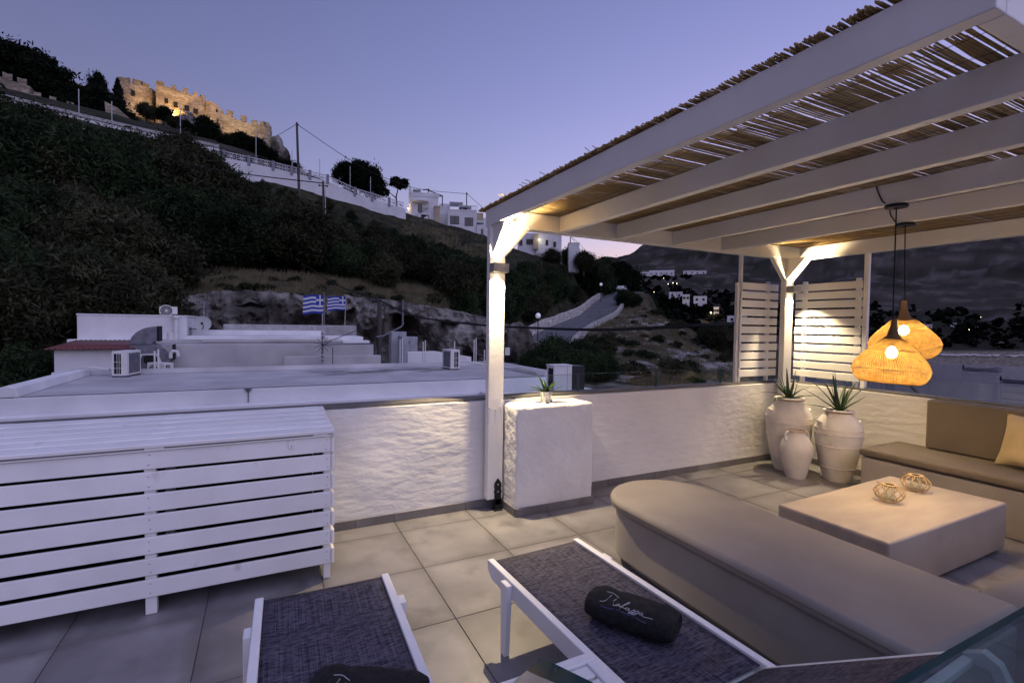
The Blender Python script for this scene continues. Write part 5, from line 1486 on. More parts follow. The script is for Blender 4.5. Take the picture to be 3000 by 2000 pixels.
for k, (x, y, z, h) in enumerate(((-21.4, 82.2, 27.8, 3.2), (-18.2, 82.9, 27.6, 2.8), (-10.8, 84.3, 27.4, 5.2), (-1.2, 78, 23.4, 5.0), (3.4, 78.0, 23.0, 3.2), (7.1, 78.0, 22.2, 3.4), (11.3, 77.5, 21.4, 3.6), (14.2, 77.0, 20.3, 3.4))):
    p_ = MB().tube([(x, y, z - 2.5), (x, y, z + h)], .05, 6).build('lamp_pole', STEEL); tag(p_, 'thin grey pole standing along the upper road behind the white walls', 'pole', 'thin poles along the upper road')

# ---------------------------------------------------------------- fortress on the hill
fort = thing('fortress', 'floodlit medieval stone fortress with battlements on the hilltop', 'fortress', (-20, 200, 64))
me_c = {}
def bastion(P, z0, depth, merl=True, mw=1.75, gap=1.25, mh=1.7, nm='wall'):
    """wall block from plan front points P [(x,y,ztop)], closed towards the hill"""
    mb = MB(); n = len(P)
    vs = [(x, y, z0) for x, y, z in P] + [(x, y, z) for x, y, z in P] + [(x - x * .0 + 0, y + depth, z0) for x, y, z in P] + [(x, y + depth, z) for x, y, z in P]
    fs = []
    for i in range(n - 1):
        fs += [(i, i + 1, n + i + 1, n + i), (2 * n + i + 1, 2 * n + i, 3 * n + i, 3 * n + i + 1), (n + i, n + i + 1, 3 * n + i + 1, 3 * n + i)]
    fs += [(0, n, 3 * n, 2 * n), (n - 1, 3 * n - 1, 4 * n - 1, 2 * n - 1)]
    mb.add(vs, fs); w = mb.build(nm, CASTLE, fort)
    bm = bmesh.new(); bm.from_mesh(w.data); bmesh.ops.subdivide_edges(bm, edges=[e for e in bm.edges if e.calc_length() > 2.2], cuts=5, use_grid_fill=True)
    for v in bm.verts:
        v.co += Vector((noise.noise(v.co * .35), noise.noise(v.co * .35 + Vector((5, 0, 0))), .4 * noise.noise(v.co * .5))) * .35
    bm.to_mesh(w.data); bm.free()
    if merl:
        for a, b in zip(P[:-1], P[1:]):
            A, B = Vector(a), Vector(b); d = B - A; L = math.hypot(d.x, d.y); k = max(1, int(round(L / (mw + gap)))); st = L / k; hd = d / L
            for q in range(k):
                hh = mh * rnd.uniform(.85, 1.1); ww = mw * rnd.uniform(.9, 1.12)
                mm = MB(); s0 = (st - ww) / 2
                mm.add([(s0, 0, -.3), (s0 + ww, 0, -.3), (s0 + ww, .9, -.3), (s0, .9, -.3), (s0, 0, hh * rnd.uniform(.92, 1)), (s0 + ww * .5, 0, hh * .86), (s0 + ww, 0, hh), (s0 + ww, .9, hh), (s0 + ww * .5, .9, hh * .86), (s0, .9, hh)],
                       [(0, 1, 6, 5, 4), (1, 2, 7, 6), (2, 3, 9, 8, 7), (3, 0, 4, 9), (4, 5, 8, 9), (5, 6, 7, 8), (3, 2, 1, 0)])
                piece('merlon', mm.mesh('merlon', CASTLE), w, A + hd * (st * q), (0, 0, math.atan2(d.y, d.x)))
    return w
TW = bastion([(-42.3, 198.5, 76.2), (-41.3, 196.2, 76.2), (-38, 195.6, 76.4), (-35.3, 196.2, 76.3), (-33.6, 199.0, 76.0), (-32.3, 202.5, 76.0)], 58, 9, mw=2.2, gap=1.3)
BB = bastion([(-32.2, 201.5, 78.3), (-31.9, 197.6, 78.5), (-25.5, 198.4, 77.9), (-19.6, 199.2, 77.2), (-18.2, 200.4, 77.0)], 57, 10, mw=1.3, gap=1.3, mh=1.3)
CC = bastion([(-18.2, 199.6, 76.3), (-16.8, 199.0, 76.6), (-14.8, 199.4, 75.8), (-13.2, 200.6, 74.6)], 57, 8, merl=False)
DD = bastion([(-13.2, 200.6, 73.6), (-9, 201.4, 72.8), (-5, 201.2, 72.0), (-2.2, 201.0, 71.8)], 57, 7, mw=1.9, gap=1.2, mh=1.7)
EE = bastion([(-2.3, 200.4, 71.9), (.0, 199.8, 71.7), (1.4, 200.6, 71.3), (2.1, 203.0, 71.0)], 57, 6, mw=1.5, gap=.9, mh=1.5)
for (x, y, z, w_, h_, par) in ((-29.6, 197.75, 74.2, .95, 1.4, BB), (-27.2, 198.05, 73.7, 1.15, 1.6, BB), (-24.1, 198.4, 73.3, 1.2, 1.6, BB), (-21.6, 198.75, 72.9, 1.2, 1.6, BB), (-37.9, 195.45, 74.0, .9, 1.5, TW), (-40.6, 195.85, 74.0, .6, 1.4, TW), (-33.0, 199.6, 74.0, .9, 1.6, TW), (-15.2, 199.15, 74.2, .45, .9, CC)):
    f_ = box('window', x, x + w_, y - .35, y + .5, z - h_, z, DARK, par)
    f_.rotation_euler = (0, 0, R(7) * 0)
for i, (x, y, z) in enumerate(((-16.9, 199.0, 75.6),)):
    pass
# outer walls left of the tower
fw = thing('fortress_wall', 'crumbling battlement wall lit orange left of the fortress', 'wall', (-50, 142, 46))
fort2 = fort; fort = fw
bastion([(-75, 128, 54.5), (-60, 137.5, 53.2), (-49.6, 141.6, 52.0), (-45.5, 143.0, 51.4)], 40, 4, mw=1.5, gap=1.0, mh=1.1)
bastion([(-45.5, 143.2, 50.0), (-40.8, 144.4, 49.6), (-37.6, 145.4, 48.2)], 40, 4, mw=1.2, gap=1.4, mh=.7)
fort = thing('fortress_wall', 'long plain ridge wall running down behind the black pines to the fortress', 'wall', (-56, 222, 76))
bastion([(-90, 205, 92), (-68, 219, 86.3), (-61, 221.5, 83.6), (-48.8, 225, 80.6), (-44, 226, 79.0)], 66, 3, merl=False)
fort = thing('arched_ruin', 'low stone ruin wall with a rounded arch below the cypress', 'ruin', (-26.5, 127, 41))
bastion([(-28.9, 126.7, 45.4), (-27.0, 127.1, 44.6), (-24.2, 127.7, 42.6), (-21.8, 128.3, 41.2)], 34, 3, merl=False)
m = MB(); m.prism([(-1.55 * math.cos(PI * k / 14), 1.9 * math.sin(PI * k / 14)) for k in range(15)], -.35, .1, 'y'); o = m.mesh('arch', CONCRETE); piece('arch', o, fort, (-26.3, 126.9, 41.0), (0, 0, R(12)))
fort = fort2
def flood(label, loc, target, p, col, spot=95):
    t = thing('floodlight', label, 'floodlight', loc, 'floodlights at the foot of the fortress')
    d = (Vector(target) - Vector(loc)).normalized()
    o = MB().box(-.25, .25, -.18, .18, -.15, .15).mesh('housing', BLACKM); piece('housing', o, t, loc, d.to_track_quat('Z', 'Y').to_euler())
    MB().tube([Vector(loc) - Vector((0, 0, 1.2)), Vector(loc) - Vector((0, 0, .1))], .05, 6).build('stake', BLACKM, t)
    lamp(t, 'SPOT', Vector(loc) + d * .35, p, col, .2, aim(d), spot, .7)
ORG = (1.0, .56, .15); YEL = (1.0, .86, .30)
flood('floodlight aimed at the middle of the main fortress wall', (-25.5, 184, 66), (-25, 199, 72), 2000, ORG, 120)
flood('floodlight aimed at the right part of the main fortress wall', (-17.5, 186, 66), (-17, 199, 72), 1500, ORG, 120)
flood('floodlight aimed at the left corner of the main fortress wall', (-34.0, 186.5, 65), (-33, 198, 68), 700, ORG, 110)
flood('yellow floodlight close to the right curtain wall', (-7.0, 197.6, 64.5), (-7, 201.2, 68), 150, YEL, 110)
flood('yellow floodlight at the foot of the end tower', (.6, 197.0, 64.0), (.8, 200, 66.5), 150, YEL, 105)
flood('floodlight lighting the right curtain wall from afar', (-8, 186, 64), (-7, 201, 70), 500, (1, .72, .35), 120)
flood('floodlight at the foot of the crumbling left wall', (-53, 131, 44), (-53, 141, 49), 3000, ORG, 130)
flood('floodlight under the arched ruin', (-24, 121, 39.5), (-24.5, 128, 42.5), 260, ORG, 120)
flood('floodlight among the shrubs under the tower', (-29, 176, 60.5), (-29, 190, 66), 500, ORG, 120)
boulder('boulder', 'orange lit rock outcrop under the main fortress wall', (-22, 190, 63.5), (7, 4, 4.2), 21)
boulder('boulder', 'rocky knoll under the end tower of the fortress', (1.5, 198, 60.5), (5.5, 4, 6.2), 33)
boulder('boulder', 'rock ledge under the right curtain wall', (-7, 196, 60.5), (6.5, 3.2, 4.2), 41)

# ---------------------------------------------------------------- white houses on the ridge
class Frame:
    def __init__(s, o, u):
        s.o = Vector(o); s.u = Vector((u[0], u[1], 0)).normalized(); s.w = Vector((-s.u.y, s.u.x, 0)); s.a = math.atan2(s.u.y, s.u.x)
    def P(s, a, b, c): return s.o + s.u * a + s.w * b + Vector((0, 0, c))
    def box(s, n, a0, a1, b0, b1, c0, c1, m, parent, bevel=0):
        vs = [s.P(a, b, c) for c in (c0, c1) for a, b in ((a0, b0), (a1, b0), (a1, b1), (a0, b1))]
        return MB().add(vs, [(3, 2, 1, 0), (4, 5, 6, 7), (0, 1, 5, 4), (1, 2, 6, 5), (2, 3, 7, 6), (3, 0, 4, 7)]).build(n, m, parent, bevel=bevel)
    def bar(s, n, p, q, w, h, m, parent): return MB().bar(s.P(*p), s.P(*q), w, h).build(n, m, parent)
    def window(s, a0, a1, c0, c1, parent, fr=SHUTTER, b=-.03, panes=2):
        f = s.box('window', a0, a1, b - .02, b + .10, c0, c1, fr, parent); w = (a1 - a0) / panes
        for k in range(panes): s.box('pane', a0 + w * k + .05, a0 + w * (k + 1) - .05, b - .035, b - .021, c0 + .06, c1 - .06, WINDOWM, f)
        return f
h1 = thing('house', 'white two storey hillside house with a lit corner lamp and dark timber pergola', 'house', (19.2, 72.5, 16))
F = Frame((19.25, 72.5, 17.0), (.955, -.295))
F.box('wall', 0, 4.0, 0, 6.5, -2, 3.45, HOUSEW, h1, .02)
F.box('end_wall', -.35, -.002, .2, 6.5, -2, 4.85, HOUSEW, h1, .02)
F.box('parapet', .01, 4.05, -.05, .12, 3.46, 4.05, HOUSEW, h1)
F.box('canopy', .25, 2.55, -1.0, -.055, 2.62, 2.78, HOUSEW, h1)
F.box('door', .98, 1.62, -.05, .1, .85, 2.35, WINDOWM, h1)
F.box('balcony', .1, 2.6, -1.3, -.06, .55, .78, HOUSEW, h1); F.box('balcony_wall', .1, 1.5, -1.32, -1.2, -1.0, .54, HOUSEW, h1)
for k in range(7): F.bar('rail_bar', (1.55 + .15 * k, -1.28, .79), (1.55 + .15 * k, -1.28, 1.5), .03, .03, BLACKM, h1)
F.bar('hand_rail', (1.5, -1.28, 1.5), (2.6, -1.28, 1.45), .05, .05, BLACKM, h1)
for k in range(8): F.box('stair_step', .4 + .26 * k, .4 + .26 * (k + 1), -2.2, -1.35, -2, -1.2 + .20 * k, HOUSEW, h1)
F.bar('stair_rail', (.4, -2.2, -.2), (2.5, -2.2, 1.35), .05, .05, BLACKM, h1)
F.box('stone_gate', 3.5, 4.2, -.6, -.06, -.6, 1.9, HOUSEY, h1); F.box('gate_top', 3.4, 4.3, -.65, -.0, 1.91, 2.1, HOUSEY, h1)
for a in (2.5, 4.6): F.bar('pergola_post', (a, .1, 2.2 if a > 3 else 3.0), (a, .1, 4.55 if a < 3 else 3.8), .12, .12, DARKWOOD, h1)
F.bar('pergola_beam', (1.7, .1, 4.5), (2.7, .1, 4.62), .14, .14, DARKWOOD, h1); F.bar('pergola_beam', (2.5, .1, 4.45), (4.65, .1, 3.75), .12, .12, DARKWOOD, h1); F.bar('pergola_beam', (2.5, .1, 3.42), (4.65, .1, 3.75), .12, .12, DARKWOOD, h1)
F.box('roof_slab', .2, 1.4, .3, 3, 4.5, 4.62, HOUSEW, h1); F.bar('roof_post', (.25, .4, 4.06), (.25, .4, 4.5), .08, .08, STEEL, h1); F.bar('roof_post', (1.3, .4, 4.06), (1.3, .4, 4.5), .08, .08, STEEL, h1)
F.box('side_window', -.38, -.352, 1.2, 1.5, .2, .5, WINDOWM, h1)
lo = F.P(-.42, .55, 1.75); MB().lathe([(.02, -.12), (.10, 0), (.02, .12)], tuple(lo), 10).build('wall_lantern', SPOTW, h1)
lamp(h1, 'POINT', lo + Vector((-.55, -.35, 0)), 12, (1, .68, .28), .1)

h2 = thing('house', 'white flat roofed hillside house with two shuttered windows', 'house', (24.4, 70.9, 15))
F = Frame((24.42, 70.9, 15.6), (.937, -.35))
F.box('wall', 0, 4.35, 0, 6, -2, 3.05, HOUSEW, h2, .02)
F.box('stone_plinth', -.05, 4.4, -.12, -.002, -2, -.35, CONCRETE, h2)
F.box('side_wing', -1.9, -.003, 1.5, 6, -2, 3.0, HOUSEW, h2, .02)
F.window(.38, 1.72, 1.0, 2.25, h2, panes=2); F.window(2.55, 3.85, .82, 2.08, h2, panes=2)
F.box('parapet', -.02, 4.37, -.03, .12, 3.051, 3.25, HOUSEW, h2)
F.box('roof_room', -1.4, .2, 3.0, 6.5, 3.26, 4.75, HOUSEW, h2, .02)
F.box('canopy', .2, 2.3, 1.2, 4.0, 4.55, 4.66, HOUSEW, h2); F.box('canopy', 1.6, 3.6, 1.0, 3.6, 3.95, 4.06, HOUSEW, h2)
for a, b, c in ((.25, 1.25, 4.55), (2.2, 1.25, 4.55), (1.65, 1.05, 3.95), (3.5, 1.05, 3.95)): F.bar('canopy_post', (a, b, 3.05), (a, b, c), .09, .09, STEEL, h2)
F.box('lattice', 1.8, 2.9, 1.9, 1.94, 3.06, 3.94, SHUTTER, h2)
for k in range(9): F.bar('rail_bar', (2.4 + .25 * k, .02, 3.26), (2.4 + .25 * k, .02, 3.85), .03, .03, BLACKM, h2)
F.bar('hand_rail', (2.3, .02, 3.85), (4.5, .02, 3.83), .05, .05, BLACKM, h2)
F.box('balcony_block', 4.36, 5.35, .3, 4, 1.7, 2.9, HOUSEY, h2); F.box('balcony_slab', 4.36, 5.5, .1, 4, 1.45, 1.69, HOUSEW, h2); F.box('low_wing', 4.36, 6.2, -.2, 4, -2.2, 1.05, HOUSEW, h2)
F.box('low_door', 5.0, 5.35, -.24, -.19, -.4, .4, WINDOWM, h2)
h2b = thing('house', 'white house end wall just left of the pergola corner on the ridge', 'house', (29.5, 70, 15))
F = Frame((29.7, 70.2, 15.0), (.937, -.35)); F.box('wall', 0, 3.5, 0, 5, -2, 3.0, HOUSEW, h2b, .02); F.window(1.0, 1.8, 1.1, 2.0, h2b)
h3 = thing('house', 'white hillside house seen under the pergola beam with two small windows', 'house', (45, 78, 14))
F = Frame((41.0, 80.2, 14.2), (.87, -.49))
F.box('wall', 0, 3.4, .4, 6, -2, 4.2, HOUSEW, h3, .02); F.box('wall', 3.41, 8.0, 0, 6, -2, 4.1, HOUSEW, h3, .02)
F.window(.3, .9, 1.9, 3.0, h3, b=.37); F.window(1.6, 2.8, 2.1, 3.1, h3, b=.37, panes=3); F.window(5.1, 5.6, 1.9, 2.9, h3, panes=1); F.window(6.5, 7.0, 1.6, 2.6, h3, panes=1)
F.box('stone_plinth', 3.3, 8.1, -.2, -.004, -2, .5, CONCRETE, h3); F.box('stone_gate', 2.9, 3.8, -.4, -.01, 1.2, 3.9, HOUSEY, h3)
lo = F.P(3.95, -.35, 2.9); MB().lathe([(.02, -.12), (.12, 0), (.02, .12)], tuple(lo), 10).build('wall_lantern', SPOTW, h3); lamp(h3, 'POINT', lo + Vector((-.2, -.6, 0)), 4, (1, .9, .6), .1)
h4 = thing('house', 'small white cube house right of the pergola post on the ridge', 'house', (50, 75, 13))
F = Frame((49.4, 76.0, 13.4), (.87, -.49)); F.box('wall', 0, 1.9, 0, 3, -2, 3.3, HOUSEW, h4, .02); F.bar('chimney_pole', (.3, 1, 3.3), (.3, 1, 5.0), .12, .12, BLACKM, h4)
m = MB(); m.add([F.P(-.1, -.1, 3.301), F.P(2.0, -.1, 3.301), F.P(2.0, 3.1, 3.301), F.P(-.1, 3.1, 3.301), F.P(.95, 1.5, 3.6)], [(0, 1, 4), (1, 2, 4), (2, 3, 4), (3, 0, 4), (3, 2, 1, 0)]); m.build('roof', CONCRETE, h4)

# ---------------------------------------------------------------- utility poles and wires on the slope
def pole(label, base, top, r=.14, arms=False):
    t = thing('utility_pole', label, 'utility pole', base)
    MB().tube([base, top], [r, r * .72], 8).build('post', POLEW, t)
    T = Vector(top)
    if arms:
        for a in (-.35, 0, .35): MB().lathe([(.04, -.08), (.07, 0), (.04, .1)], (T.x + a, T.y, T.z - .1 - abs(a)), 8).build('insulator', BLACKM, t)
        MB().tube([(T.x - .45, T.y, T.z - .45), (T.x + .45, T.y, T.z - .40)], .05, 6).build('cross_arm', POLEW, t)
        MB().tube([(T.x + .18, T.y - .1, T.z - .6), (T.x + .2, T.y - .1, T.z - 2.8), (T.x + .16, T.y - .1, T.z - 7)], .04, 6).build('cable_riser', STEEL, t)
    else: MB().lathe([(.05, -.1), (.10, 0), (.05, .1)], (T.x + .14, T.y, T.z - .25), 8).build('insulator', BLACKM, t)
pole('tall dark utility pole standing in front of the white balustrade wall', (3.72, 65.6, 14.2), (3.39, 65.9, 25.75), .17)
pole('shorter utility pole with insulators among the slope bushes', (5.12, 51.4, 4.5), (5.0, 51.5, 15.3), .14, True)
pole('slim dark utility pole on the white house roof', (28.25, 72.9, 18.3), (28.12, 72.75, 22.25), .10)
def wire(label, pts, r):
    o = MB().tube(spline(pts, 8), r, 5).build('overhead_wire', CORD); tag(o, label, 'wire', None)
wire('overhead wire from the tall pole to the roof pole on the ridge', [(3.5, 65.9, 25.5), (11.7, 70.0, 22.9), (19.5, 72.0, 21.6), (28.1, 72.75, 22.0)], .035)
wire('overhead wire from the tall pole up towards the fortress', [(3.3, 65.9, 25.5), (1.0, 90, 31.5), (-1, 150, 50.5), (-2, 190, 64)], .03)
wire('overhead wire crossing the dark trees to the insulator pole', [(-22, 60.0, 19.6), (-13.2, 54.5, 17.0), (-4.6, 52, 15.2), (4.9, 51.5, 15.1)], .05)
wire('overhead wire from the roof pole dropping right behind the pergola', [(28.2, 72.75, 22.0), (35.2, 74, 18.9), (49.8, 76.2, 17.9), (62, 82, 11.5)], .035)
wire('second thin wire dropping towards the road trees', [(49.8, 76.4, 18.1), (55, 78, 14.6), (62.4, 82, 11.9)], .025)
cbp = spline([(5.93, 29.15, 2.9), (5.95, 22, 1.95), (6.05, 15, 1.58), (6.30, 11, 1.50), (6.55, 8.4, 1.50), (6.9, 6.2, 1.62), (8.9, 5.2, 1.72)], 10)
cbo = MB().tube(cbp, .022, 7); cbo.tube([p + Vector((.02, 0, .03)) for p in cbp], .014, 6)
tag(cbo.build('power_cable', CORD), 'thick black power cable crossing in front of the village road', 'cable')
cbo = MB().tube(spline([(5.93, 29.15, 2.95), (4.6, 36, 4.1), (3.0, 44, 6.2)], 8), .035, 6)
tag(cbo.build('power_cable', CORD), 'black power cable running up the grassy slope from the cliff pole', 'cable')

# ---------------------------------------------------------------- trees and shrubs
def leaf_cloud(rx, ry, rz, clumps, per, size, seed, sq=2.0, droop=.0, spread=.55, zmin=-1.0):
    rs = np.random.RandomState(seed)
    d = rs.normal(size=(clumps, 3)); d /= np.linalg.norm(d, axis=1)[:, None]
    rad = rs.uniform(.45, 1.0, clumps) ** .6
    c = d * rad[:, None]; c[:, 2] = np.maximum(c[:, 2], zmin)
    c = c * np.array((rx, ry, rz)) * .82
    n = clumps * per
    cc = np.repeat(c, per, 0)
    cr = np.repeat(rs.uniform(.6, 1.25, clumps), per) * spread * min(rx, rz) * .55
    off = rs.normal(size=(n, 3)); off *= (cr / 1.7)[:, None]; off[:, 2] *= .75
    p = cc + off
    a = rs.normal(size=(n, 3)); a[:, 2] -= droop; a /= np.linalg.norm(a, axis=1)[:, None]
    b = rs.normal(size=(n, 3)); b -= a * (a * b).sum(1)[:, None]; b /= np.linalg.norm(b, axis=1)[:, None]
    s = size * rs.uniform(.6, 1.4, n)[:, None]
    A, B = a * s * sq * .5, b * s * .5
    v = np.empty((n * 4, 3)); v[0::4] = p - A - B * .3; v[1::4] = p - B + A * .1; v[2::4] = p + A; v[3::4] = p + B + A * .1
    return v
def cloud_mesh(name, v, m):
    me = bpy.data.meshes.new(name); n = len(v) // 4
    me.vertices.add(n * 4); me.vertices.foreach_set('co', v.ravel())
    me.loops.add(n * 4); me.loops.foreach_set('vertex_index', np.arange(n * 4))
    me.polygons.add(n); me.polygons.foreach_set('loop_start', np.arange(0, n * 4, 4)); me.polygons.foreach_set('loop_total', np.full(n, 4))
    me.materials.append(m); me.update(calc_edges=True); me.validate(); return me
FOL = [mat('tamarisk_foliage', (.010, .020, .009), (.036, .054, .025), .55, .85, coord='World', vary=.3, transl=.12, spec=.05),
       mat('dark_pine_foliage', (.004, .006, .004), (.012, .017, .009), .9, .85, coord='World', vary=.2, spec=.05),
       mat('olive_scrub_foliage', (.020, .022, .012), (.055, .056, .032), .7, .85, coord='World', vary=.3, transl=.1, spec=.05)]
def tree_proto(kind, seed, r, h, f, sq=2.2, size=.26, clumps=46, per=62, th=None, droop=.3, name='bushy_tree'):
    t = thing(name, 'x', 'tree', (0, 0, -400))
    v = leaf_cloud(r, r * .92, h * .5, clumps, per, size, seed, sq, droop)
    v[:, 2] += h * .56
    me = cloud_mesh('crown', v, f); o = bpy.data.objects.new('crown', me); COL.objects.link(o); o.parent = t
    m = MB(); rs = random.Random(seed)
    m.tube([(0, 0, -.8), (.06, .03, h * .2), (.1, .0, h * .45)], [.20, .15, .10], 7)
    for k in range(4):
        a = 2 * PI * k / 4 + rs.random(); m.tube([(.05, .02, h * .2), (math.cos(a) * r * .3, math.sin(a) * r * .3, h * .45), (math.cos(a) * r * .62, math.sin(a) * r * .62, h * .68)], [.11, .07, .03], 5)
    me = m.mesh('trunk', BARK); o = bpy.data.objects.new('trunk', me); COL.objects.link(o); o.parent = t
    return t
BUSH = [tree_proto('b', 40 + i, 2.7, 5.0, FOL[0 if i < 3 else 2], clumps=95, per=115, size=.105, sq=3.4) for i in range(5)]
SHRUB = [tree_proto('s', 60 + i, 1.35, 1.9, FOL[2 if i else 0], clumps=34, per=80, size=.075, sq=2.8, name='shrub') for i in range(3)]
PINE = [tree_proto('p', 80 + i, 2.6, 6.5, FOL[1], clumps=60, per=110, size=.17, sq=3.2, droop=-.3, name='pine_tree') for i in range(2)]
for p in BUSH + SHRUB + PINE: p['label'] = 'prototype'
# highest sight line (slope from the terrace) up to which the slope trees have grown
CANOPY = [(-32, .40), (-19.3, .336), (-18, .315), (-16, .308), (-12.8, .306), (-11.4, .301), (-9.6, .312), (-8, .327), (-6.2, .327), (-4.6, .321), (-3.3, .294), (-.6, .262), (2.2, .255), (5.7, .252), (9.5, .214), (14.4, .186), (18.6, .167), (23.3, .142), (25.5, .128), (27.8, .135), (30, .135), (32.1, .125), (33.5, .115), (36, .13), (38, .125), (41, .10), (44, .06), (60, .06)]
def put(protos, x, y, s, label, cat, group, dz=-.2, sz=1.0, lim=False):
    if lim:
        a_ = math.degrees(math.atan2(x, y)); top = CAMZ + math.hypot(x, y) * float(np.interp(a_, [c[0] for c in CANOPY], [c[1] for c in CANOPY]))
        s = min(s, (top - ground(x, y)) / (5.2 * sz) * rnd.uniform(.86, 1.04))
        if s < .5:
            s = s * 2.6; protos = SHRUB
            if s < .25: return None
    p = rnd.choice(protos)
    return_ = dup(p, (x, y, ground(x, y) + dz), rnd.uniform(0, 2 * PI), label, group, (s, s, s * sz)); return_['category'] = cat
    return return_
def polar(a, D): return D * math.sin(R(a)), D * math.cos(R(a))
LB = 'dark bushy tree among the many on the slope below the white wall'
GB = 'bushy trees on the slope below the white wall'
D = 39.5
while D < 69:
    step = math.degrees(3.6 / D); a = -29 + rnd.random() * step
    while a < 20.5 - max(0, (D - 60)) * .4:
        aa = a + rnd.gauss(0, step * .18); DD_ = D + rnd.gauss(0, .8)
        lim = 45.5 if aa > -9.5 else 34
        if aa > -9.5 and DD_ < lim + 1.2 * math.sin(aa * .9): a += step; continue
        top = 1.0
        if DD_ > 59 and aa > -1.5: top = max(.32, .62 - (aa + 1.5) * .03)
        elif DD_ > 59: top = .95
        elif aa > 6: top = .68
        x, y = polar(aa, DD_)
        put(BUSH if top > .5 else BUSH + SHRUB, x, y, rnd.uniform(.82, 1.25) * top * (1.25 if aa < -5 and DD_ > 52 else 1.0), LB, 'tree', GB, -.3, rnd.uniform(.85, 1.15), True)
        a += step
    D += 3.3
for D0 in (27.5, 30.5, 33.5, 36.5):
    step = math.degrees(3.2 / D0); a = -26
    while a < -8.8 + (D0 - 27) * .06:
        x, y = polar(a + rnd.gauss(0, .6), D0 + rnd.gauss(0, .5))
        if not (x > -6.6 and y < 28.2):
            put(BUSH, x, y, rnd.uniform(.75, 1.05), 'dark bushy tree in the shadow left of the white block', 'tree', 'dark trees left of the white block', -.6)
        a += step
for (a, D0, s) in ((-20.5, 22.6, .7), (-22.5, 21.5, .75), (-18.2, 24.0, .62), (-24.5, 19.5, .8)):
    x, y = polar(a, D0); put(BUSH, x, y, s, 'dark bushy tree in the shadow left of the white block', 'tree', 'dark trees left of the white block', -1.0)
# slope right of the post, above the village road
for D0 in np.arange(41, 86, 2.7):
    step = math.degrees(2.7 / D0); a = 21
    while a < 37:
        aa = a + rnd.gauss(0, step * .2); DD_ = D0 + rnd.gauss(0, .6); x, y = polar(aa, DD_)
        dmin = min((Vector((x, y, 0)) - Vector((p.x, p.y, 0))).length for p in RS)
        # keep to the uphill (left) side of the road
        i = min(range(len(RS)), key=lambda q: (RS[q].x - x) ** 2 + (RS[q].y - y) ** 2)
        t_ = RS[min(i + 1, len(RS) - 1)] - RS[max(i - 1, 0)]; left = t_.x * (y - RS[i].y) - t_.y * (x - RS[i].x) > 0
        hs = [70, 74, 79, 84][0]
        near_house = (DD_ > 66.5 and aa < 24.6) or DD_ > 84
        if left and dmin > 4.9 and not near_house and (DD_ > 44 or aa > 25):
            put(BUSH, x, y, rnd.uniform(.62, .95), 'dark bushy tree on the slope above the village road', 'tree', 'dark trees above the village road', -.3, 1.0, True)
        a += step
for (a, D0, s) in ((35.2, 98, 1.1), (36.3, 104, 1.25), (37.2, 112, 1.2), (34.3, 100, 1.0), (38.2, 135, 1.6), (37.0, 128, 1.5), (36.0, 118, 1.2), (39.6, 142, 1.6), (40.6, 150, 1.5), (33.2, 96, .9), (38.8, 128, 1.3), (41.6, 160, 1.6)):
    x, y = polar(a, D0); put(PINE + BUSH, x, y, s, 'tall dark tree at the top end of the village road', 'tree', 'dark trees round the road end', -.3)
# big dark bush by the lane, right of the post
for (x, y, s) in ((15.9, 28.2, .52), (16.9, 27.6, .62), (17.6, 28.6, .66), (18.4, 27.4, .62), (19.3, 27.8, .60), (18.9, 26.4, .5), (16.5, 26.3, .5), (17.6, 26.0, .52), (20.2, 26.6, .48), (20.8, 28.0, .5), (15.4, 26.6, .4)):
    put(BUSH[:2], x, y, s * .92, 'dense dark bush beside the lane behind the air conditioner', 'bush', 'dense dark bushes beside the lane', -.45, 1.0)
# scattered scrub on the dry mound and around the rocks
for _ in range(85):
    a = rnd.uniform(33, 52); D0 = rnd.uniform(34, 84); x, y = polar(a, D0)
    dmin = min((Vector((x, y, 0)) - Vector((p.x, p.y, 0))).length for p in RS)
    i = min(range(len(RS)), key=lambda q: (RS[q].x - x) ** 2 + (RS[q].y - y) ** 2)
    t_ = RS[min(i + 1, len(RS) - 1)] - RS[max(i - 1, 0)]; left = t_.x * (y - RS[i].y) - t_.y * (x - RS[i].x) > 0
    if left or dmin < 4.6: continue
    put(SHRUB, x, y, rnd.uniform(.35, .95), 'low dry scrub bush on the rocky mound', 'bush', 'scrub bushes on the rocky mound', -.15, .7)
for (a, D0, s) in ((49.3, 64, 1.05), (50.2, 66, .9), (48.4, 66, .8), (39.3, 88, .9), (40.0, 90, .8), (40.6, 86, .7)):
    x, y = polar(a, D0); put(BUSH, x, y, s * .7, 'round dark tree standing on the far flank of the mound', 'tree', 'round dark trees on the mound', -.2)
for _ in range(60):
    a = rnd.uniform(-9, 24); D0 = rnd.uniform(35.5, 45); x, y = polar(a, D0)
    put(SHRUB, x, y, rnd.uniform(.22, .55), 'low scrub bush in the dry grass above the cliff', 'bush', 'scrub bushes in the dry grass above the cliff', -.1, .7)
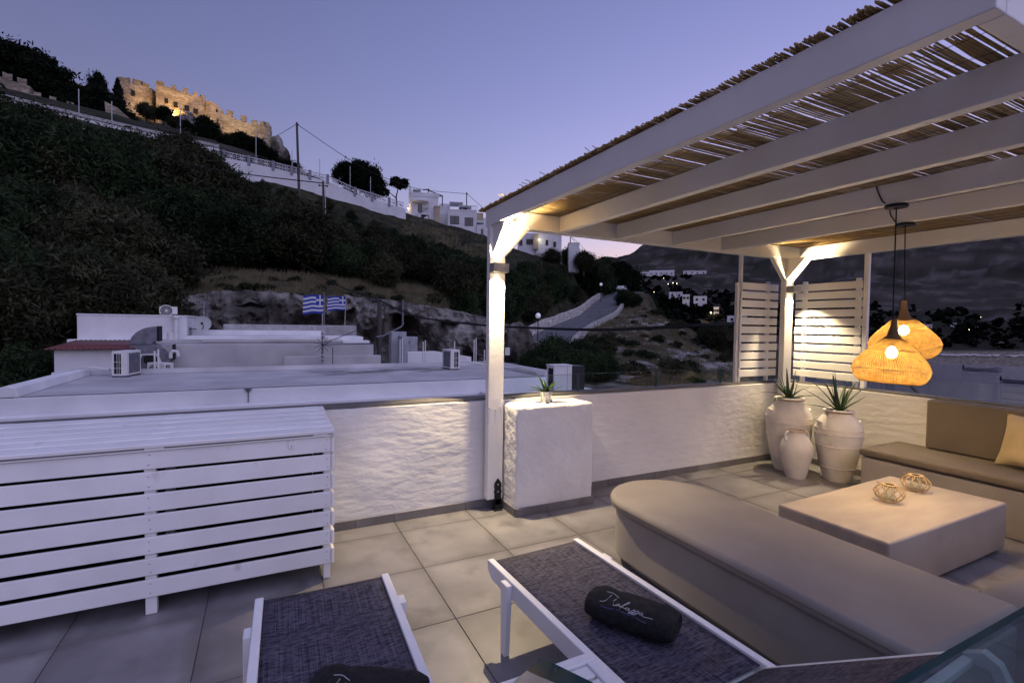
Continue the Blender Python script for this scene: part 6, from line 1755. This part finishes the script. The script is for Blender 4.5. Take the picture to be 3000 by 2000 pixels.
# trees round the fortress
def crown_tree(label, x, y, z, s, sz=1.0, protos=PINE, cat='tree', group=None):
    o = dup(rnd.choice(protos), (x, y, z), rnd.uniform(0, 6.28), label, group, (s, s, s * sz)); o['category'] = cat; return o
for (x, y, z, s) in ((-56.5, 150, 48.5, 2.1), (-52, 152, 50, 2.4), (-48.5, 153, 50.5, 2.2), (-45, 154, 48.5, 2.1), (-50, 158, 53, 2.2), (-41.5, 155, 47.5, 1.7), (-60, 150, 50, 2.2)):
    crown_tree('large black pine standing above the crumbling fortress wall', x, y, z, s, .92, group='black pines above the fortress wall')
for (x, y, z, s) in ((-37.5, 150, 46.5, 1.5), (-35, 151, 46.2, 1.7), (-33, 150, 45.2, 1.4), (-39.5, 148, 45, 1.3), (-30.5, 148, 44.2, 1.2)):
    crown_tree('dark tree between the crumbling wall and the cypress', x, y, z, s, 1.0, group='dark trees left of the cypress')
crown_tree('slim dark tree rising above the ridge wall', -36.3, 153, 52.2, .75, 1.9)
cy = thing('cypress_tree', 'single slender black cypress in front of the fortress tower', 'tree', (-38.3, 181, 60.5))
v = []
for k in range(16):
    t = k / 15; rr = 2.05 * (1 - t) ** .75 * min(1, .45 + 2.2 * t) + .12
    c = leaf_cloud(rr, rr, 1.1, 9, 26, .42, 300 + k, 2.4, -1.4, .8); c[:, 2] += .8 + 9.0 * t; v.append(c)
me = cloud_mesh('crown', np.concatenate(v), FOL[1]); o = bpy.data.objects.new('crown', me); COL.objects.link(o); o.parent = cy
MB().tube([(-38.3, 181, 58.5), (-38.3, 181, 64)], .25, 8).build('trunk', BARK, cy)
for (x, y, z, s) in ((-28.9, 176, 59.2, .85), (-31, 178, 59.8, 1.0), (-26.4, 175, 58.8, .8), (-23.4, 172, 56.4, .8), (-20.8, 174, 56.0, .7)):
    crown_tree('wind shaped pine lit from below under the fortress wall', x, y, z, s, .95, [BUSH[3], BUSH[4], PINE[0]], group='pines lit from below under the fortress')
for (x, y, z, s) in ((-15.2, 168, 51.6, 1.3), (-13.6, 168, 51.0, 1.0), (-16.8, 167, 51.0, .9)):
    crown_tree('broad dark pine in front of the middle of the fortress', x, y, z, s, 1.05, group='dark pines before the fortress middle')
for (x, y, z, s) in ((-8.4, 160, 47.4, 1.05), (-6.2, 160, 47.8, 1.1), (-4.2, 161, 47.8, 1.0), (-10.2, 160, 46.8, .9), (-2.4, 160, 47.0, 1.1), (-.6, 160, 46.3, 1.0), (1.2, 160, 45.6, .95)):
    crown_tree('dark tree in the row under the right fortress wall', x, y, z, s, 1.0, group='dark trees under the right fortress wall')
for (x, y, z, s) in ((2.2, 112, 31.2, .6), (3.2, 112, 30.6, .75), (4.7, 111, 30.0, .78), (6.0, 110, 29.3, .55), (.8, 113, 31.6, .5), (-1, 113, 32, .5)):
    crown_tree('small dark tree just behind the pierced balustrade', x, y, z, s, .9, group='small trees behind the balustrade')
for (x, y, z, s) in ((11.6, 84.0, 22.8, .80), (13.2, 84.2, 22.6, .95), (14.8, 83.8, 22.2, .98), (16.1, 83.5, 21.6, .72)):
    crown_tree('bushy black pine behind the balustrade left of the houses', x, y, z, s, .92, group='black pines left of the houses')
ut = thing('umbrella_tree', 'flat topped small tree beside the lit house', 'tree', (19.8, 81.8, 20.5))
v = leaf_cloud(1.75, 1.6, .95, 30, 60, .22, 500, 2, 0, .7); v[:, 0] += 19.7; v[:, 1] += 82.7; v[:, 2] += 25.0
v2 = leaf_cloud(.75, .7, .7, 14, 40, .2, 501, 2, 0, .7); v2[:, 0] += 17.5; v2[:, 1] += 82.2; v2[:, 2] += 22.9
me = cloud_mesh('crown', np.concatenate((v, v2)) - np.array((19.8, 81.8, 20.5)), FOL[1]); o = bpy.data.objects.new('crown', me); COL.objects.link(o); o.parent = ut
m = MB(); m.tube([(19.6, 82.5, 20), (19.4, 82.5, 22.6), (19.9, 82.7, 24.8)], [.16, .12, .06], 6); m.tube([(19.4, 82.5, 22.4), (18.2, 82.4, 23.2)], [.1, .05], 6); m.build('trunk', BARK, ut)
cn = crown_tree('round dark bush in front of the small windowed house', 45.6, 75.6, 11.6, .72, 1.0, BUSH); cn['category'] = 'bush'
cn = crown_tree('dark bush at the right corner of the cube house', 51.0, 73.5, 11.2, .75, 1.0, BUSH); cn['category'] = 'bush'
for p in BUSH + SHRUB + PINE:
    for c in list(p.children): bpy.data.objects.remove(c)
    bpy.data.objects.remove(p)

# far woods of the valley and the shore: one mass
parts = []
rs = np.random.RandomState(9)
for _ in range(760):
    a = rs.uniform(37.5, 86); Dd = rs.choice([rs.uniform(120, 230), rs.uniform(230, 330), rs.uniform(262, 420)])
    if a > 53 and Dd < 263: continue
    if a < 44 and Dd < 150: continue
    if a < 46 and Dd < 110: continue
    x, y = polar(a, Dd); z = ground(x, y); s = rs.uniform(2.2, 4.6) * (1 + (Dd - 200) / 700)
    if 53 < a and Dd < 300: s *= .7
    if z < -9: continue
    c = leaf_cloud(s, s, s * .75, 7, 9, s * .38, int(rs.randint(1e6)), 1.4); c += np.array((x, y, z + s * .45)); parts.append(c)
for (x, y, z, w) in ((184.5, 185, 16.6, 4), (180, 173.8, 12.8, 2.5), (187.4, 172, 13.0, 4), (181.5, 157.2, 7.8, 2), (179, 144.2, 4.2, 4), (309, 116, 2.6, 7), (287, 307, 43.6, 13), (303, 290, 43.9, 6), (292, 126, 2.6, 3)):
    k = Vector((x, y, 0)).normalized(); r_ = Vector((k.y, -k.x, 0))
    for q in range(int(w) + 2):
        s = rs.uniform(1.3, 2.2) * (1.5 if x > 250 else 1); p_ = Vector((x, y, 0)) - k * rs.uniform(4, 8) + r_ * rs.uniform(-w, w)
        c = leaf_cloud(s, s, s * .8, 7, 9, s * .4, int(rs.randint(1e6)), 1.4); c += np.array((p_.x, p_.y, z - s * .75)); parts.append(c)
me = cloud_mesh('valley_woodland', np.concatenate(parts), mat('far_woodland_foliage', (.003, .004, .003), (.011, .013, .010), .05, .95, coord='World', spec=.02))
o = bpy.data.objects.new('valley_woodland', me); COL.objects.link(o); stuff(o); o['label'] = 'dark mass of trees filling the valley and the shore'
# dry grass
gv = []; gf = []
def blades(n, fn, h0, h1):
    for _ in range(n):
        a, Dd = fn(); x, y = polar(a, Dd); z = ground(x, y)
        if noise.noise(Vector((x * .35, y * .35, 4))) < -.12: continue
        for k in range(3):
            h = rnd.uniform(h0, h1); dx, dy = rnd.gauss(0, .35) * h + .25 * h, rnd.gauss(0, .25) * h; w = .018 + .0006 * Dd
            px, py = x + rnd.gauss(0, .12), y + rnd.gauss(0, .12); o_ = len(gv)
            c_, s_ = math.cos(R(a)), -math.sin(R(a))
            gv.extend([(px - w * c_, py - w * s_, z - .15), (px + w * c_, py + w * s_, z - .15), (px + dx, py + dy, z + h)]); gf.append((o_, o_ + 1, o_ + 2))
blades(11000, lambda: (rnd.uniform(-10, 25), 35.0 + 11.5 * rnd.random() ** 1.1), .25, .6)
blades(9000, lambda: (rnd.uniform(35, 53), rnd.uniform(33, 84)), .2, .5)
blades(1500, lambda: (rnd.uniform(14, 27), rnd.uniform(60, 69)), .25, .5)
me = bpy.data.meshes.new('dry_grass'); me.from_pydata(gv, [], gf); me.materials.append(BLADE); me.update()
o = bpy.data.objects.new('dry_grass', me); COL.objects.link(o); stuff(o); o['label'] = 'bleached dry grass on the slope above the cliff and on the mound'
# rock outcrops of the mound
rk = []
for k in range(70):
    a = rnd.uniform(36, 53); Dd = rnd.uniform(36, 76); x, y = polar(a, Dd)
    if min((Vector((x, y, 0)) - Vector((p.x, p.y, 0))).length for p in RS) < 5: continue
    rk.append((x, y, ground(x, y), rnd.uniform(.25, .95)))
bm = bmesh.new()
for (x, y, z, s) in rk:
    r_ = bmesh.ops.create_icosphere(bm, subdivisions=2, radius=1); sx, sy, sz_ = s * rnd.uniform(.8, 1.9), s * rnd.uniform(.7, 1.3), s * rnd.uniform(.25, .55); an = rnd.uniform(-.6, .6); sd_ = rnd.random() * 50
    for v in r_['verts']:
        n_ = v.co.normalized(); d = 1 + .5 * noise.noise(n_ * 1.4 + Vector((sd_, 0, 0))) + .2 * noise.noise(n_ * 4 + Vector((sd_, 0, 0)))
        px, py = n_.x * sx * d, n_.y * sy * d; v.co = Vector((x + px * math.cos(an) - py * math.sin(an), y + px * math.sin(an) + py * math.cos(an), z + n_.z * sz_ * d))
me = bpy.data.meshes.new('rock_outcrops'); bm.to_mesh(me); bm.free(); me.materials.append(ROCK)
o = bpy.data.objects.new('rock_outcrops', me); COL.objects.link(o); stuff(o); o['label'] = 'grey limestone outcrops scattered over the dry mound'
# foot path over the mound
pth = spline([(20.5, 25.5, 0), (22.5, 27.3, 0), (25.5, 28.4, 0), (29, 29.5, 0), (33, 33, 0), (37.5, 36.5, 0), (43, 39, 0), (50, 43, 0)], 8)
m = MB(); vs = []
for i, p in enumerate(pth):
    d = pth[min(i + 1, len(pth) - 1)] - pth[max(i - 1, 0)]; n_ = Vector((-d.y, d.x, 0)).normalized()
    for w in (.55, .2, -.2, -.55):
        q = p + n_ * w; vs.append((q.x, q.y, ground(q.x, q.y) + .16))
m.add(vs, [(i * 4 + k, i * 4 + k + 1, i * 4 + k + 5, i * 4 + k + 4) for i in range(len(pth) - 1) for k in range(3)])
struct(m.build('footpath', mat('trodden_earth', (.15, .145, .15), (.20, .195, .195), 2, .95, coord='World')))

# ---------------------------------------------------------------- far white houses, valley lights, shore and boats
def far_house(label, c, w, h, dp, storeys=1, lit=False, az=None):
    t = thing('far_house', label, 'house', c)
    a = math.atan2(c[0], c[1]) if az is None else az
    F = Frame(c, (math.cos(a), -math.sin(a)))
    F.box('wall', -w / 2, w / 2, 0, dp, -1.2, h, HOUSEW, t); F.box('parapet', -w / 2 - .1, w / 2 + .1, -.1, dp, h + .01, h + .25, HOUSEW, t)
    n = max(2, int(w / 4))
    for k in range(n):
        x = -w / 2 + w * (k + .5) / n; f = F.box('window', x - .55, x + .55, -.08, .05, h - 2.0, h - .9, SHUTTER, t); F.box('pane', x - .45, x + .45, -.11, -.081, h - 1.9, h - 1.0, WINDOWM, f)
    return t
far_house('lowest terrace of the long white hotel on the mountain foot', (287, 307, 44.4), 24, 2.2, 8); far_house('upper terrace of the long white hotel on the mountain foot', (291, 308, 46.4), 20, 1.6, 8); far_house('small white house at the left end of the hillside hotel', (277, 315, 44.6), 5, 1.8, 6)
far_house('pair of white blocks right of the hillside hotel', (303, 290, 44.9), 9, 2.0, 6); far_house('low white wing far right on the mountain foot', (310, 285, 45.6), 9, 1.2, 5)
far_house('white valley house with arched terrace at the left of the lit group', (184.5, 185, 17.0), 6.5, 2.2, 6); far_house('narrow white tower house in the middle of the lit valley group', (180, 173.8, 12.6), 3.2, 4.6, 5); far_house('white valley house with dark windows at the right of the lit group', (187.4, 172, 13.2), 6.0, 3.4, 6)
far_house('tiny white cube house alone above the valley lamp', (181.5, 157.2, 8.6), 2.2, 2.2, 3); far_house('low white beach house behind the slatted screen', (179, 144.2, 4.9), 7.6, 1.8, 5); far_house('long white beach building between dark trees', (309, 116, 2.2), 13, 3.4, 6); far_house('short white roof beside the pendant lamps on the shore', (292, 126, 3.0), 5, 1.6, 5)
far_house('grey shore hut at the back of the beach', (262, 88, -4.8), 4, 2.0, 4)
def valley_light(x, y, z, s, p=None, lab='small lit lamp in the dark valley'):
    t = thing('valley_lamp', lab, 'street lamp', (x, y, z), 'small lit lamps in the valley')
    MB().tube([(x, y, z - 6), (x, y, z - s * .4)], .08, 5).build('post', BLACKM, t); MB().lathe([(.02, -s * .6), (s * .6, 0), (.02, s * .6)], (x, y, z), 10).build('lit_head', SPOTW, t)
    if p: lamp(t, 'POINT', (x, y - 1.2, z + .3), p, (1, .75, .35), .2)
valley_light(174, 153.5, 8.2, .62, 260, 'brightest yellow lamp in the dark valley')
for (a, Dd, z, s) in ((39.7, 150, 19, .22), (39.9, 150, 16.6, .28), (40.2, 150, 18.0, .16), (41.0, 160, 15.6, .3), (42.6, 170, 13.2, .18), (43.6, 190, 19.6, .18), (44.1, 240, 21.6, .3), (44.6, 240, 22.1, .3), (45.0, 240, 21.8, .3), (46.0, 150, 2.6, .16), (48.2, 150, .6, .18), (60.5, 290, 8, .22), (69.5, 300, 2.4, .3), (71.0, 270, -2.0, .3), (70.2, 300, 8, .2)):
    x, y = polar(a, Dd); valley_light(x, y, z, s)
hull_x = [-3.6, -2.6, -1.2, .4, 2.0, 3.2, 3.9]
def boat(label, loc, rot, s, boom=False):
    t = thing('moored_boat', label, 'boat', (0, 0, 0))
    sec = [(.55, .35), (.95, .15), (1.1, .1), (1.1, .1), (.9, .15), (.45, .3), (.04, .62)]; vs = []
    for x, (w, k) in zip(hull_x, sec):
        sh_ = .75 + .05 * (x / 3.5) ** 2 + (.35 if x > 3 else .12 if x > 1.5 else 0)
        vs += [(x, -w, sh_), (x, -w * .75, k * .4), (x, 0, k - .25), (x, w * .75, k * .4), (x, w, sh_), (x, w * .88, sh_), (x, w * .6, .35), (x, -w * .6, .35), (x, -w * .88, sh_)]
    m = MB(); n = 9; fs = [(i * n + k, i * n + (k + 1) % n, (i + 1) * n + (k + 1) % n, (i + 1) * n + k) for i in range(6) for k in range(n)] + [tuple(range(n - 1, -1, -1)), tuple(range(54, 63))]
    m.add(vs, fs).build('hull', BOATM, t); box('thwart', -1.3, -1.0, -.9, .9, .55, .62, DARKWOOD, t); box('thwart', .9, 1.2, -.9, .9, .55, .62, DARKWOOD, t)
    box('outboard_motor', -3.95, -3.62, -.2, .2, .2, 1.35, BLACKM, t, bevel=.08)
    if boom: box('engine_cowl', -4.0, -3.55, -.24, .24, 1.36, 1.75, BLACKM, t, bevel=.1)
    t.location = loc; t.rotation_euler = (0, 0, R(rot)); t.scale = (s, s, s)
boat('open grey boat with outboard motor under the nearer pendant lamp', (92.8, 44.6, -10.0), -62, 1.02, True)
boat('small dark boat drifting near the far beach', (189, 67.2, -10), -50, 1.15); boat('dark boat cut by the right frame edge', (153.5, 47.2, -10), -68, 1.0)
bo = MB().bar((88.4, 39.6, -6.9), (84.5, 35.0, -9.9), .40, .34); bo.bar((86.6, 37.6, -8.1), (85.7, 36.4, -8.7), .7, .6)
tag(bo.build('mooring_boom', DARKWOOD), 'dark slanting boom with a thick knot beside the open boat', 'boom')
fl = MB().bar((72.5, 24.4, -9.6), (71.6, 22.6, -9.9), .5, .3); fl.bar((71.6, 22.6, -9.9), (71.2, 21.6, -9.9), .5, .3)
tag(fl.build('floating_plank', DARKWOOD), 'dark bent plank floating close to the sea side parapet', 'plank')
bs_ = MB()
for k in range(46):
    a = 67.6 + k * .105 + (.5 if k > 34 else 0); x, y = polar(a, 249 + rnd.uniform(-1, 1)); z = ground(x, y)
    bs_.bar((x, y, z + .45), (x + 1.1, y - .9, z + .5), .5, .35)
o = bs_.build('beach_loungers', ACW); stuff(o); o['label'] = 'row of pale loungers and boats along the far beach'
